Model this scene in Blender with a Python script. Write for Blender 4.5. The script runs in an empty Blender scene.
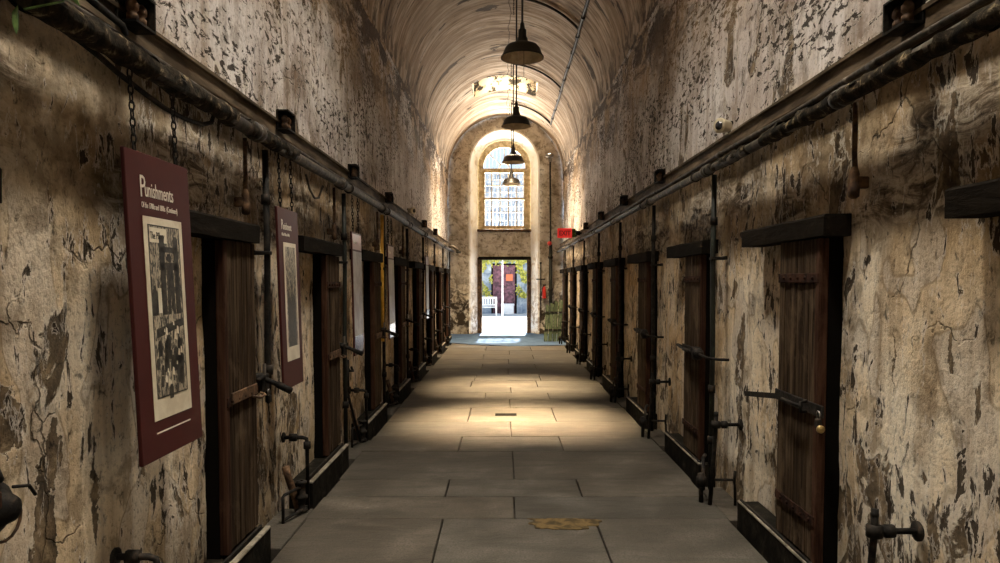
import bpy, math, random
from mathutils import Vector, Matrix, noise as mnoise
R = random.Random(11)
SC = bpy.context.scene
COL = SC.collection
PI = math.pi
W = 1.77            # half width of the corridor
YB, YE = -3.0, 22.0  # back and end of the corridor
ZS = 5.13           # springing of the barrel vault
P = 2.32            # spacing of the cells
CAM = Vector((-0.078, 0.0, 1.75))

# ------------------------------------------------------------------ materials
class NT:
    def __init__(s, name):
        s.m = bpy.data.materials.new(name); s.m.use_nodes = True
        s.t = s.m.node_tree; s.n = s.t.nodes
        s.b = s.n['Principled BSDF']
        s._pos = None
    def node(s, t, **kw):
        n = s.n.new(t)
        for k, v in kw.items(): setattr(n, k, v)
        return n
    def link(s, a, b): s.t.links.new(a, b)
    def put(s, sock, v):
        if hasattr(v, 'is_output'): s.link(v, sock)
        elif isinstance(v, (tuple, list)):
            sock.default_value = tuple(v) if len(v) == len(sock.default_value) else tuple(v) + (1,)
        else: sock.default_value = v
    def pos(s):
        if s._pos is None: s._pos = s.node('ShaderNodeNewGeometry').outputs['Position']
        return s._pos
    def xyz(s, v=None):
        n = s.node('ShaderNodeSeparateXYZ'); s.link(v or s.pos(), n.inputs[0]); return n.outputs
    def comb(s, x, y, z):
        n = s.node('ShaderNodeCombineXYZ')
        for i, v in enumerate((x, y, z)): s.put(n.inputs[i], v)
        return n.outputs[0]
    def mp(s, scale=(1, 1, 1), rot=(0, 0, 0), loc=(0, 0, 0), vec=None):
        n = s.node('ShaderNodeMapping'); s.link(vec or s.pos(), n.inputs[0])
        n.inputs['Scale'].default_value = scale; n.inputs['Rotation'].default_value = rot; n.inputs['Location'].default_value = loc
        return n.outputs[0]
    def noise(s, scale, det=4, rough=.55, dist=0, vec=None):
        n = s.node('ShaderNodeTexNoise'); s.link(vec or s.pos(), n.inputs['Vector'])
        n.inputs['Scale'].default_value = scale; n.inputs['Detail'].default_value = det
        n.inputs['Roughness'].default_value = rough; n.inputs['Distortion'].default_value = dist
        return n.outputs[0]
    def ramp(s, f, stops):
        n = s.node('ShaderNodeValToRGB'); s.put(n.inputs[0], f); e = n.color_ramp.elements
        while len(e) < len(stops): e.new(.5)
        for i, (p, c) in enumerate(stops):
            e[i].position = p
            e[i].color = (c, c, c, 1) if isinstance(c, (int, float)) else tuple(c) + (1,)
        return n.outputs[0]
    def math(s, op, a, b=0.0, c=0.0, clamp=False):
        n = s.node('ShaderNodeMath', operation=op); n.use_clamp = clamp
        s.put(n.inputs[0], a); s.put(n.inputs[1], b); s.put(n.inputs[2], c)
        return n.outputs[0]
    def sstep(s, v, a, b):
        n = s.node('ShaderNodeMapRange'); n.interpolation_type = 'SMOOTHSTEP'
        s.put(n.inputs[0], v); n.inputs[1].default_value = a; n.inputs[2].default_value = b
        return n.outputs[0]
    def band(s, v, a, b, c, d):
        return s.math('MULTIPLY', s.sstep(v, a, b), s.math('SUBTRACT', 1.0, s.sstep(v, c, d)))
    def mix(s, f, a, b, mode='MIX'):
        n = s.node('ShaderNodeMix', data_type='RGBA', blend_type=mode)
        s.put(n.inputs[0], f); s.put(n.inputs[6], a); s.put(n.inputs[7], b)
        return n.outputs[2]
    def bump(s, h, strength=.5, dist=.02):
        n = s.node('ShaderNodeBump'); n.inputs['Strength'].default_value = strength; n.inputs['Distance'].default_value = dist
        s.link(h, n.inputs['Height']); s.link(n.outputs[0], s.b.inputs['Normal'])
    def out(s, col, rough=.8, metal=0.0, spec=.3):
        s.put(s.b.inputs['Base Color'], col); s.put(s.b.inputs['Roughness'], rough)
        s.put(s.b.inputs['Metallic'], metal); s.put(s.b.inputs['Specular IOR Level'], spec)
        return s.m

# places where whole scabs of plaster have fallen: side, along, up, half-length, half-height
SPOTS = [(-1, 2.40, 1.25, .07, .13), (-1, 2.66, 1.10, .035, .12), (-1, 2.60, .80, .06, .26), (-1, 2.92, .84, .025, .22), (-1, 3.3, .9, .02, .1),
         (1, 3.48, 1.12, .022, .075), (1, 3.345, 1.38, .008, .20), (1, 2.93, 1.45, .018, .10), (1, 3.0, .62, .03, .16), (1, 4.62, 1.2, .02, .35), (1, 5.45, 1.2, .03, .3), (1, 5.3, .75, .03, .2)]
def mat_wall():
    t = NT('old_plaster'); x, y, z = t.xyz()
    yz = t.comb(0.0, y, z)
    side = t.math('MULTIPLY', x, 7.0)
    p = t.comb(t.math('ROUND', side), y, z)
    n1 = t.noise(1.1, 8, .62, .4, p)
    n2 = t.noise(4.5, 6, .65, .3, p)
    low = t.ramp(n1, [(.33, (.27, .18, .095)), (.42, (.58, .43, .255)), (.51, (.76, .62, .43)), (.64, (.88, .79, .63))])
    up = t.ramp(n1, [(.34, (.27, .21, .165)), (.42, (.56, .495, .455)), (.50, (.76, .715, .69)), (.64, (.88, .85, .83))])
    col = t.mix(t.sstep(z, 2.6, 3.1), low, up)
    # grey limewash left in rounded islands on the lower wall
    lw = t.noise(2.3, 2, .4, .5, t.mp((1, 1.3, .7), vec=p))
    lwm = t.math('MULTIPLY', t.ramp(lw, [(.56, 0), (.57, 1)]), .5)
    lwo = t.ramp(lw, [(.545, 0), (.556, 1), (.562, 1), (.57, 0)])
    lwm = t.math('MULTIPLY', lwm, t.math('SUBTRACT', 1.0, t.sstep(z, 1.9, 2.3)))
    col = t.mix(lwm, col, (.60, .545, .475))
    col = t.mix(t.math('MULTIPLY', t.math('MULTIPLY', lwo, .6), t.math('SUBTRACT', 1.0, t.sstep(z, 1.9, 2.3))), col, (.22, .16, .10))
    # vertical runs
    run = t.noise(1.0, 5, .6, .2, t.mp((1, 7.0, .55), vec=p))
    col = t.mix(t.ramp(run, [(.47, 0), (.70, .65)]), col, (.28, .185, .10), 'MIX')
    col = t.mix(t.ramp(n2, [(.38, .5), (.47, 0)]), col, (.15, .10, .055))
    # shade under the ledge and pipe, painted in brown and broad
    ledge_shade = t.math('MULTIPLY', t.band(z, 1.7, 2.35, 2.6, 3.0), t.ramp(t.noise(1.7, 7, .65, .3, t.mp((1, .9, 1.3), vec=p)), [(.38, 0), (.62, 1)]))
    col = t.mix(t.math('MULTIPLY', ledge_shade, .78), col, (.105, .07, .035))
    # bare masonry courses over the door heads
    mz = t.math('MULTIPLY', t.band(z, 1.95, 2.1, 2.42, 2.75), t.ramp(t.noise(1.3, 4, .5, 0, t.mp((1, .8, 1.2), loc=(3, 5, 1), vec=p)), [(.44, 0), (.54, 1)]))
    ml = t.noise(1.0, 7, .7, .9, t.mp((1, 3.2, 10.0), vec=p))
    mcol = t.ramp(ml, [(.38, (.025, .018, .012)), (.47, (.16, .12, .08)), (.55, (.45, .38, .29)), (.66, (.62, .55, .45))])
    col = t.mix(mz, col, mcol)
    # peeled patches: a pale lifted rim, dark backing
    pn = t.noise(1.55, 10, .62, .5, t.mp((1, 1.5, .85), loc=(2, 4.3, 1.7), vec=p))
    pn = t.math('ADD', pn, t.math('MULTIPLY', t.math('SUBTRACT', 1.0, t.sstep(z, .3, 1.25)), .045))
    wy = t.math('ADD', y, t.math('MULTIPLY', t.math('SUBTRACT', t.noise(9, 6, .65, 0, p), .5), .16))
    wz = t.math('ADD', z, t.math('MULTIPLY', t.math('SUBTRACT', t.noise(7, 6, .65, 0, t.mp((1, 1, 1), loc=(9, 1, 4), vec=p)), .5), .22))
    for sg, sy, sz, ry, rz in SPOTS:
        d = t.math('ADD', t.math('POWER', t.math('DIVIDE', t.math('SUBTRACT', wy, sy), ry), 2.0), t.math('POWER', t.math('DIVIDE', t.math('SUBTRACT', wz, sz), rz), 2.0))
        on = t.math('GREATER_THAN', t.math('MULTIPLY', x, float(sg)), 0.0)
        pn = t.math('ADD', pn, t.math('MULTIPLY', on, t.math('MULTIPLY', t.math('SUBTRACT', 1.0, t.sstep(d, .3, 1.6)), .22)))
    rim = t.ramp(pn, [(.575, 0), (.585, 1), (.60, 1), (.605, 0)])
    peel = t.ramp(pn, [(.60, 0), (.612, 1)])
    under = t.ramp(t.noise(8.0, 6, .7, .3, p), [(.36, (.022, .015, .009)), (.50, (.11, .075, .042)), (.66, (.30, .22, .13))])
    col = t.mix(t.math('MULTIPLY', rim, .55), col, (.74, .68, .57))
    col = t.mix(t.math('MULTIPLY', peel, .92), col, under)
    # small flaked chips, long on the lower wall, slanted on the upper wall
    cl = t.ramp(t.noise(.95, 5, .65, .3, t.mp((1, .8, 1.5), loc=(0, 7, 3), vec=p)), [(.44, 0), (.56, 1)])
    cn = t.noise(1.0, 6, .66, .6, t.mp((1, 14, 5.0), vec=p))
    cu = t.noise(1.0, 5, .66, .5, t.mp((1, 9.5, 21.0), vec=p))
    zsel = t.sstep(z, 2.7, 3.0)
    cc = t.math('ADD', t.math('MULTIPLY', cn, t.math('SUBTRACT', 1.0, zsel)), t.math('MULTIPLY', cu, zsel))
    # more of them near the springing
    mold = t.sstep(z, 3.0, 5.0)
    cth = t.math('ADD', cc, t.math('MULTIPLY', t.math('ADD', cl, t.math('MULTIPLY', mold, .55)), .085))
    cth = t.math('ADD', cth, t.math('MULTIPLY', zsel, .012))
    chip = t.ramp(cth, [(.636, 0), (.648, 1)])
    crim = t.ramp(cth, [(.59, 0), (.61, 1), (.632, 1), (.638, 0)])
    col = t.mix(t.math('MULTIPLY', crim, .55), col, (.72, .66, .58))
    col = t.mix(t.math('MULTIPLY', chip, .93), col, (.030, .021, .014))
    # mould along the springing
    mb = t.math('MULTIPLY', t.sstep(z, 3.7, 5.0), t.ramp(t.noise(1.4, 9, .72, .4, t.mp((1, .7, 1.9), vec=p)), [(.47, 0), (.53, 1)]))
    wm = t.math('MULTIPLY', t.sstep(z, 3.4, 4.6), t.ramp(t.noise(.6, 5, .6, .3, p), [(.40, 0), (.55, .7)]))
    col = t.mix(wm, col, (.50, .33, .17))
    col = t.mix(t.math('MULTIPLY', mb, .88), col, (.055, .034, .018))
    # damp foot
    foot = t.math('MULTIPLY', t.math('SUBTRACT', 1.0, t.sstep(z, .1, .75)), t.ramp(n1, [(.35, 1), (.65, .15)]))
    col = t.mix(t.math('MULTIPLY', foot, .7), col, (.10, .075, .045))
    # hairline cracks
    vo = t.node('ShaderNodeTexVoronoi', feature='DISTANCE_TO_EDGE'); vo.inputs['Scale'].default_value = 1.15
    dv = t.node('ShaderNodeVectorMath', operation='ADD')
    ns = t.node('ShaderNodeTexNoise'); t.link(p, ns.inputs['Vector']); ns.inputs['Scale'].default_value = 3.0; ns.inputs['Detail'].default_value = 6
    sm = t.node('ShaderNodeVectorMath', operation='SCALE'); t.link(ns.outputs['Color'], sm.inputs[0]); sm.inputs['Scale'].default_value = .5
    t.link(p, dv.inputs[0]); t.link(sm.outputs[0], dv.inputs[1]); t.link(dv.outputs[0], vo.inputs['Vector'])
    crk = t.math('MULTIPLY', t.ramp(vo.outputs[0], [(.002, 1), (.007, 0)]), t.ramp(n1, [(.46, 1), (.52, 0)]))
    col = t.mix(t.math('MULTIPLY', crk, .8), col, (.05, .035, .02))
    fine = t.noise(38, 5, .7, 0, p)
    col = t.mix(t.ramp(fine, [(.36, .45), (.46, 0)]), col, (.10, .07, .04))
    gr = t.noise(1.0, 9, .74, .4, t.mp((1, 15, 9), vec=p))
    col = t.mix(1.0, col, t.ramp(gr, [(.36, .30), (.425, .95), (.5, 1.0)]), 'MULTIPLY')
    h = t.math('ADD', t.math('MULTIPLY', n2, .55), t.math('MULTIPLY', fine, .22))
    h = t.math('ADD', h, t.math('MULTIPLY', gr, .35))
    h = t.math('SUBTRACT', h, t.math('MULTIPLY', peel, .55))
    h = t.math('SUBTRACT', h, t.math('MULTIPLY', chip, .45))
    h = t.math('ADD', h, t.math('MULTIPLY', t.math('MULTIPLY', mz, ml), 1.2))
    h = t.math('SUBTRACT', h, t.math('MULTIPLY', crk, .5))
    t.bump(h, .9, .03)
    return t.out(col, .88, 0, .12)

def mat_vault():
    t = NT('vault_plaster'); x, y, z = t.xyz()
    th = t.math('ARCTAN2', t.math('SUBTRACT', z, ZS), x)
    p = t.comb(t.math('MULTIPLY', th, 1.0), y, 0.0)
    st = t.noise(1.0, 9, .66, .7, t.mp((1.0, 2.9, 1), vec=p))
    st2 = t.noise(1.0, 6, .6, .2, t.mp((2.2, 13.0, 1), vec=p))
    big = t.noise(.5, 5, .55, .3, t.mp((1.4, 1, 1), vec=p))
    col = t.ramp(st, [(.34, (.14, .085, .048)), (.43, (.38, .27, .175)), (.53, (.61, .48, .355)), (.68, (.80, .70, .56))])
    col = t.mix(t.ramp(st2, [(.36, .75), (.52, 0)]), col, (.22, .15, .09))
    col = t.mix(t.ramp(big, [(.36, .55), (.52, 0)]), col, (.34, .25, .165))
    # flaking at the haunches
    hz = t.math('SUBTRACT', 1.0, t.sstep(t.math('SUBTRACT', z, ZS), .0, .75))
    fn = t.noise(1.0, 8, .66, .5, t.mp((5, 3.2, 1), vec=p))
    fl = t.math('MULTIPLY', hz, t.ramp(fn, [(.47, 0), (.54, 1)]))
    col = t.mix(t.math('MULTIPLY', fl, .85), col, (.065, .045, .028))
    # long scabs
    sn = t.noise(1.0, 8, .6, .6, t.mp((1.3, 1.9, 1), loc=(4, 2, 0), vec=p))
    sc = t.ramp(sn, [(.615, 0), (.622, 1)])
    col = t.mix(t.math('MULTIPLY', sc, .85), col, (.055, .04, .028))
    fine = t.noise(30, 4, .7)
    gv = t.noise(1.0, 9, .74, .4, t.mp((3.5, 13, 1), vec=p))
    col = t.mix(1.0, col, t.ramp(gv, [(.35, .40), (.47, .95), (.64, 1.0)]), 'MULTIPLY')
    h = t.math('ADD', t.math('MULTIPLY', st2, .5), t.math('MULTIPLY', fine, .2))
    cx = t.math('ABSOLUTE', t.math('SUBTRACT', t.math('ADD', x, t.math('MULTIPLY', t.noise(1.2, 6, .6, 0, t.mp((0, 1, 0))), .22)), .16))
    crk = t.math('SUBTRACT', 1.0, t.sstep(cx, .004, .014))
    col = t.mix(t.math('MULTIPLY', crk, .8), col, (.07, .05, .035))
    h = t.math('SUBTRACT', h, t.math('MULTIPLY', sc, .6))
    t.bump(h, .7, .03)
    return t.out(col, .88, 0, .12)

def mat_endwall():
    t = NT('rough_render'); x, y, z = t.xyz()
    n = t.noise(2.4, 9, .68, .6); n2 = t.noise(9, 6, .7, .3)
    col = t.ramp(n, [(.32, (.22, .175, .12)), (.43, (.45, .39, .30)), (.54, (.62, .56, .46)), (.68, (.74, .69, .60))])
    col = t.mix(t.ramp(n2, [(.38, .7), (.48, 0)]), col, (.15, .115, .075))
    lowf = t.math('MULTIPLY', t.math('SUBTRACT', 1.0, t.sstep(z, 1.0, 2.4)), t.ramp(t.noise(3.0, 8, .7, .5), [(.46, 0), (.53, 1)]))
    col = t.mix(lowf, col, (.05, .036, .022))
    t.bump(t.math('ADD', n, t.math('MULTIPLY', n2, .6)), 1.0, .06)
    return t.out(col, .9, 0, .2)

def mat_white_reveal():
    t = NT('limewash'); n = t.noise(2.5, 7, .65, .5); x, y, z = t.xyz()
    col = t.ramp(n, [(.33, (.60, .48, .33)), (.42, (.88, .83, .73)), (.56, (.93, .91, .86))])
    f = t.math('MULTIPLY', t.math('SUBTRACT', 1.0, t.sstep(z, .4, 2.6)), t.ramp(t.noise(5, 8, .7, .4), [(.48, 0), (.56, 1)]))
    col = t.mix(t.math('MULTIPLY', f, .8), col, (.30, .20, .11))
    t.bump(n, .5, .03)
    return t.out(col, .8, 0, .25)

def mat_slab():
    t = NT('flagstone'); x, y, z = t.xyz()
    oi = t.node('ShaderNodeVertexColor', layer_name='tone')
    n = t.noise(2.1, 8, .62, .4); n2 = t.noise(14, 6, .7); n3 = t.noise(70, 3, .6)
    lay = t.noise(1.0, 6, .6, .6, t.mp((1.4, 6, 1)))
    col = t.ramp(n, [(.30, (.033, .028, .021)), (.46, (.064, .055, .042)), (.60, (.100, .088, .070)), (.76, (.165, .147, .121))])
    col = t.mix(t.ramp(lay, [(.36, .55), (.52, 0)]), col, (.04, .035, .027))
    col = t.mix(.8, col, oi.outputs[0], 'MULTIPLY')
    pit = t.ramp(n2, [(.34, 1), (.40, 0)])
    col = t.mix(t.math('MULTIPLY', pit, .7), col, (.06, .05, .04))
    col = t.mix(t.ramp(n3, [(.38, .6), (.56, 0)]), col, (.04, .034, .026))
    h = t.math('ADD', t.math('MULTIPLY', lay, .5), t.math('MULTIPLY', n2, .3))
    h = t.math('ADD', h, t.math('MULTIPLY', n3, .12))
    t.bump(h, 1.0, .035)
    return t.out(col, t.ramp(n, [(.3, .65), (.7, .85)]), 0, .2)

def mat_mottle(name, a, b, scale=9, rough=.6, metal=0, spec=.35, c=None, bs=.4, th=(.42, .58), stretch=(1, 1, 1)):
    t = NT(name); n = t.noise(scale, 7, .65, .4, t.mp(stretch))
    col = t.ramp(n, [(th[0], a), (th[1], b)] + ([(min(.99, th[1] + .12), c)] if c else []))
    t.bump(n, bs, .015)
    return t.out(col, rough, metal, spec)

def mat_wood(name, d, m, l):
    t = NT(name); x, y, z = t.xyz()
    g = t.noise(1.0, 8, .65, .5, t.mp((30, 30, 1.6)))
    col = t.ramp(g, [(.32, d), (.5, m), (.70, l)])
    pl = t.node('ShaderNodeTexWhiteNoise', noise_dimensions='1D'); t.put(pl.inputs['W'], t.math('FLOOR', t.math('MULTIPLY', y, 10.6)))
    col = t.mix(t.math('MULTIPLY', pl.outputs[0], .5), col, d)
    sc = t.noise(3.5, 7, .7, .3, t.mp((1, 1, .5)))
    col = t.mix(t.ramp(sc, [(.54, 0), (.66, .6)]), col, l)
    t.bump(g, .5, .01)
    return t.out(col, .92, 0, .04)

def mat_flat(name, c, rough=.5, metal=0, spec=.4, em=None, es=0):
    t = NT(name)
    n = t.noise(14, 5, .6)
    col = t.mix(t.ramp(n, [(.35, .25), (.6, 0)]), tuple(c), tuple(v * .6 for v in c))
    t.out(col, rough, metal, spec)
    if em: t.b.inputs['Emission Color'].default_value = tuple(em) + (1,); t.b.inputs['Emission Strength'].default_value = es
    return t.m

M = {}
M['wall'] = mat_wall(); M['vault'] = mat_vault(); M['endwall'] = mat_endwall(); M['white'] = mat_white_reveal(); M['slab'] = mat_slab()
M['dirt'] = mat_mottle('pit_dirt', (.012, .010, .008), (.05, .04, .03), 12, .95, bs=.8)
M['iron'] = mat_mottle('black_iron', (.008, .007, .006), (.022, .018, .014), 16, 0.7, 0, 0.12, (.06, .04, .025))
M['rust'] = mat_mottle('rusted_iron', (.035, .018, .009), (.12, .065, .03), 14, .75, 0, .3, (.22, .14, .08))
M['greenpipe'] = mat_mottle('green_flaking_paint', (.010, .010, .008), (.020, .024, .017), 7, 0.6, 0, 0.25, (.12, .17, .10), th=(.40, .62), stretch=(3, 3, 1))
M['insul'] = mat_mottle('torn_pipe_lagging', (.010, .008, .005), (.040, .030, .019), 17, .95, 0, .1, (.30, .24, .15), bs=1.0, th=(.42, .58))
M['pipe'] = mat_mottle('grey_painted_pipe', (.018, .015, .011), (.085, .068, .050), 12, 0.62, 0, 0.3, (.30, .26, .21), th=(.40, .60))
M['ledge'] = mat_mottle('dirty_board', (.055, .038, .022), (.15, .11, .07), 5, 0.85, 0, 0.15, (.24, .19, .13), stretch=(1, .35, 2))
M['beam'] = mat_mottle('charred_timber', (.010, .008, .006), (.013, .010, .007), 7, .95, 0, 0.03, (.024, .018, .013), bs=.8, stretch=(2, .5, 2))
M['sill'] = mat_mottle('worn_sill_timber', (.008, .007, .005), (.022, .018, .013), 8, 0.9, 0, 0.05, (.11, .11, .07), bs=.7, th=(.46, .64))
M['silltop'] = mat_mottle('pale_sill_edge', (.10, .085, .062), (.26, .23, .18), 7, 0.6, 0, 0.3, bs=.5)  # paler tone for the strip along the sill's top edge
M['wood'] = mat_wood('old_plank', (.013, .008, .005), (.046, .030, .018), (.135, .096, .060))
M['redwood'] = mat_wood('red_brown_stile', (.016, .008, .005), (.052, .024, .015), (.10, .055, .034))
M['dark'] = mat_flat('gap_shade_and_dark_trim', (.006, .005, .004), .95, 0, .02)
M['maroon'] = mat_flat('maroon_panel', (.056, .011, .010), .5, 0, .2)
M['cream'] = mat_mottle('aged_print_paper', (.58, .50, .36), (.72, .65, .50), 5, .35, 0, .5, bs=0)
M['ink'] = mat_mottle('engraving_ink', (.014, .013, .012), (.05, .045, .036), 40, .4, 0, .5, bs=0)
M['inkgrey'] = mat_mottle('engraving_hatching', (.045, .04, .033), (.42, .36, .26), 60, .4, 0, .5, bs=0, th=(.47, .53), stretch=(1, 1.6, .5))
M['text'] = mat_flat('cream_lettering', (.72, .66, .55), .4)
M['paleprint'] = mat_mottle('pale_print', (.26, .23, .21), (.38, .355, .335), 6, .42, 0, .35, bs=0)  # pale grey sheet of the farther signs
M['blueprint'] = mat_flat('violet_blue_panel', (.07, .065, .16), .25, 0, .6)
M['enamel'] = mat_flat('dark_enamel', (.018, .016, .012), .4, 0, .5)
M['enamelin'] = mat_mottle('inside_enamel', (.42, .33, .22), (.62, .52, .38), 6, .5, bs=.1)
M['brass'] = mat_flat('brass', (.60, .45, .20), .35, .9)
M['steel'] = mat_flat('dull_steel', (.30, .28, .25), .4, .8)
M['red'] = mat_flat('red_paint', (.55, .03, .02), .4)
M['yellow'] = mat_mottle('sunlit_ochre', (.70, .36, .04), (.95, .62, .12), 6, .5, bs=.2)  # bright ochre stands in for sunlight falling on a pipe
M['frame'] = mat_mottle('ochre_window_paint', (.42, .32, .16), (.72, .60, .38), 8, .6, bs=.3)
M['lens'] = mat_flat('lamp_glass', (.04, .04, .045), .1, 0, .8)
M['housing'] = mat_flat('cream_housing', (.62, .54, .38), .4)
M['leaf'] = mat_mottle('leaf_green', (.05, .10, .02), (.13, .22, .05), 20, .5, bs=.1)
M['greenwood'] = mat_mottle('green_canvas', (.03, .045, .02), (.09, .12, .055), 9, .7, bs=.3, stretch=(1, 1, .4))
M['ramp'] = mat_mottle('smooth_concrete', (.032, .060, .110), (.052, .092, .155), 3, .85, 0, .3, bs=.15)
M['mortar'] = mat_mottle('ochre_mortar', (.045, .034, .018), (.115, .078, .034), 9, .95, 0, .05, bs=1.0)
M['strap'] = mat_mottle('dark_rusted_strap', (.014, .007, .005), (.045, .020, .012), 14, .85, 0, .08)
M['concrete'] = mat_mottle('pale_paving', (.50, .50, .50), (.56, .56, .56), 4, .7, bs=.1)
M['stone'] = mat_mottle('courtyard_stone', (.12, .16, .22), (.32, .37, .42), 2.6, .9, 0, .2, (.50, .53, .55), bs=.8, th=(.38, .58))
M['ivy'] = mat_mottle('yellow_green_creeper', (.15, .17, .02), (.45, .42, .08), 9, .8, bs=.5)
M['plum'] = mat_mottle('plum_door_paint', (.05, .014, .025), (.15, .055, .08), 6, .5, bs=.2)
M['orange'] = mat_flat('orange_notice', (.55, .12, .04), .5)
M['benchwhite'] = mat_flat('white_bench_paint', (.80, .80, .80), .5)
M['pane'] = mat_flat('frosted_skylight', (.8, .85, .9), .6, 0, .3, (1, .95, .85), .5)
M['flake'] = mat_mottle('flaked_white_paint', (.006, .005, .004), (.36, .31, .24), 3.0, .8, bs=.5, th=(.45, .50))
M['conduit'] = mat_mottle('conduit_paint', (.012, .009, .006), (.05, .036, .024), 9, .7)
g = NT('window_glass'); g.b.inputs['Base Color'].default_value = (1, 1, 1, 1)
tr = g.node('ShaderNodeBsdfTransparent'); gl = g.node('ShaderNodeBsdfGlossy'); gl.inputs['Roughness'].default_value = .05
mx = g.node('ShaderNodeMixShader'); mx.inputs[0].default_value = .06
g.link(tr.outputs[0], mx.inputs[1]); g.link(gl.outputs[0], mx.inputs[2]); g.link(mx.outputs[0], g.n['Material Output'].inputs[0])
M['glass'] = g.m

# ------------------------------------------------------------------ mesh building
class MB:
    def __init__(s): s.v = []; s.f = []; s.mi = []; s.sm = []; s.cur = 0
    def add(s, vs, fs, smooth=False):
        o = len(s.v); s.v += [tuple(v) for v in vs]
        for f in fs: s.f.append([i + o for i in f]); s.mi.append(s.cur); s.sm.append(smooth)
        return s
    def mat(s, i): s.cur = i; return s
    def box(s, a, b, ch=0.0):
        x0, x1 = sorted((a[0], b[0])); y0, y1 = sorted((a[1], b[1])); z0, z1 = sorted((a[2], b[2]))
        c = min(ch, (x1 - x0) * .45, (y1 - y0) * .45, (z1 - z0) * .45)
        if c <= 0:
            vs = [(x, y, z) for x in (x0, x1) for y in (y0, y1) for z in (z0, z1)]
            fs = [(0, 1, 3, 2), (4, 6, 7, 5), (0, 4, 5, 1), (2, 3, 7, 6), (0, 2, 6, 4), (1, 5, 7, 3)]
            return s.add(vs, fs)
        vs = []; L = {}
        X = (x0, x1); Y = (y0, y1); Z = (z0, z1)
        for i in (0, 1):
            for j in (0, 1):
                for k in (0, 1):
                    sx, sy, sz = (1, -1)[i], (1, -1)[j], (1, -1)[k]
                    L[i, j, k, 'x'] = len(vs); vs.append((X[i], Y[j] + sy * c, Z[k] + sz * c))
                    L[i, j, k, 'y'] = len(vs); vs.append((X[i] + sx * c, Y[j], Z[k] + sz * c))
                    L[i, j, k, 'z'] = len(vs); vs.append((X[i] + sx * c, Y[j] + sy * c, Z[k]))
        fs = []
        for i in (0, 1):
            fs.append([L[i, j, k, 'x'] for j, k in ((0, 0), (1, 0), (1, 1), (0, 1))])
            fs.append([L[j, i, k, 'y'] for j, k in ((0, 0), (1, 0), (1, 1), (0, 1))])
            fs.append([L[j, k, i, 'z'] for j, k in ((0, 0), (1, 0), (1, 1), (0, 1))])
        for i in (0, 1):
            for j in (0, 1):
                fs.append([L[i, j, 0, 'x'], L[i, j, 1, 'x'], L[i, j, 1, 'y'], L[i, j, 0, 'y']])
                fs.append([L[i, 0, j, 'x'], L[i, 1, j, 'x'], L[i, 1, j, 'z'], L[i, 0, j, 'z']])
                fs.append([L[0, i, j, 'y'], L[1, i, j, 'y'], L[1, i, j, 'z'], L[0, i, j, 'z']])
                for k in (0, 1): fs.append([L[i, j, k, 'x'], L[i, j, k, 'y'], L[i, j, k, 'z']])
        return s.add(vs, fs)
    def tube(s, pts, r, seg=10, jit=0.0, cap=True, close=False):
        pts = [Vector(p) for p in pts]; n = len(pts); vs = []; fs = []
        rr = r if isinstance(r, (list, tuple)) else [r] * n
        up = None
        for i, p in enumerate(pts):
            if close: d = pts[(i + 1) % n] - pts[i - 1]
            else: d = pts[min(i + 1, n - 1)] - pts[max(i - 1, 0)]
            d.normalize()
            if up is None:
                up = Vector((0, 0, 1)) if abs(d.z) < .9 else Vector((1, 0, 0))
            a = d.cross(up)
            if a.length < 1e-4: a = d.cross(Vector((0, 1, 0)))
            a.normalize(); b = a.cross(d).normalized(); up = b
            for k in range(seg):
                t = 2 * PI * k / seg
                q = rr[i] * (1 + (R.uniform(-jit, jit) if jit else 0))
                vs.append(p + a * (q * math.cos(t)) + b * (q * math.sin(t)))
        m = n if close else n - 1
        for i in range(m):
            for k in range(seg):
                k2 = (k + 1) % seg; i2 = (i + 1) % n
                fs.append((i * seg + k, i2 * seg + k, i2 * seg + k2, i * seg + k2))
        if cap and not close:
            fs.append(tuple(range(seg))); fs.append(tuple((n - 1) * seg + k for k in range(seg - 1, -1, -1)))
        return s.add(vs, fs, True)
    def lathe(s, prof, c=(0, 0, 0), axis='z', seg=20):
        vs = []; fs = []; n = len(prof)
        for r, h in prof:
            for k in range(seg):
                t = 2 * PI * k / seg; a, b = r * math.cos(t), r * math.sin(t)
                q = (a, b, h) if axis == 'z' else ((h, a, b) if axis == 'x' else (a, h, b))
                vs.append((q[0] + c[0], q[1] + c[1], q[2] + c[2]))
        for i in range(n - 1):
            for k in range(seg):
                k2 = (k + 1) % seg
                fs.append((i * seg + k, i * seg + k2, (i + 1) * seg + k2, (i + 1) * seg + k))
        return s.add(vs, fs, True)
    def ball(s, c, r, seg=10):
        pr = [(r * math.sin(PI * i / 7) + 1e-5, -r * math.cos(PI * i / 7)) for i in range(8)]
        return s.lathe(pr, c, 'z', seg)
    def prism(s, poly, x0, x1, axis='x'):
        n = len(poly); q = []
        for h in (x0, x1):
            for a, b in poly:
                q.append((h, a, b) if axis == 'x' else ((a, h, b) if axis == 'y' else (a, b, h)))
        fs = [tuple(range(n)), tuple(range(2 * n - 1, n - 1, -1))] + [(i, (i + 1) % n, n + (i + 1) % n, n + i) for i in range(n)]
        return s.add(q, fs)
    def build(s, name, mats, parent=None, origin=(0, 0, 0)):
        me = bpy.data.meshes.new(name)
        o = Vector(origin)
        me.from_pydata([tuple(Vector(v) - o) for v in s.v], [], s.f)
        if not isinstance(mats, (list, tuple)): mats = [mats]
        for m in mats: me.materials.append(m)
        me.polygons.foreach_set('material_index', s.mi); me.polygons.foreach_set('use_smooth', s.sm)
        me.validate()
        import bmesh
        bm = bmesh.new(); bm.from_mesh(me); bmesh.ops.recalc_face_normals(bm, faces=bm.faces); bm.to_mesh(me); bm.free()
        ob = bpy.data.objects.new(name, me); COL.objects.link(ob)
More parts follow.
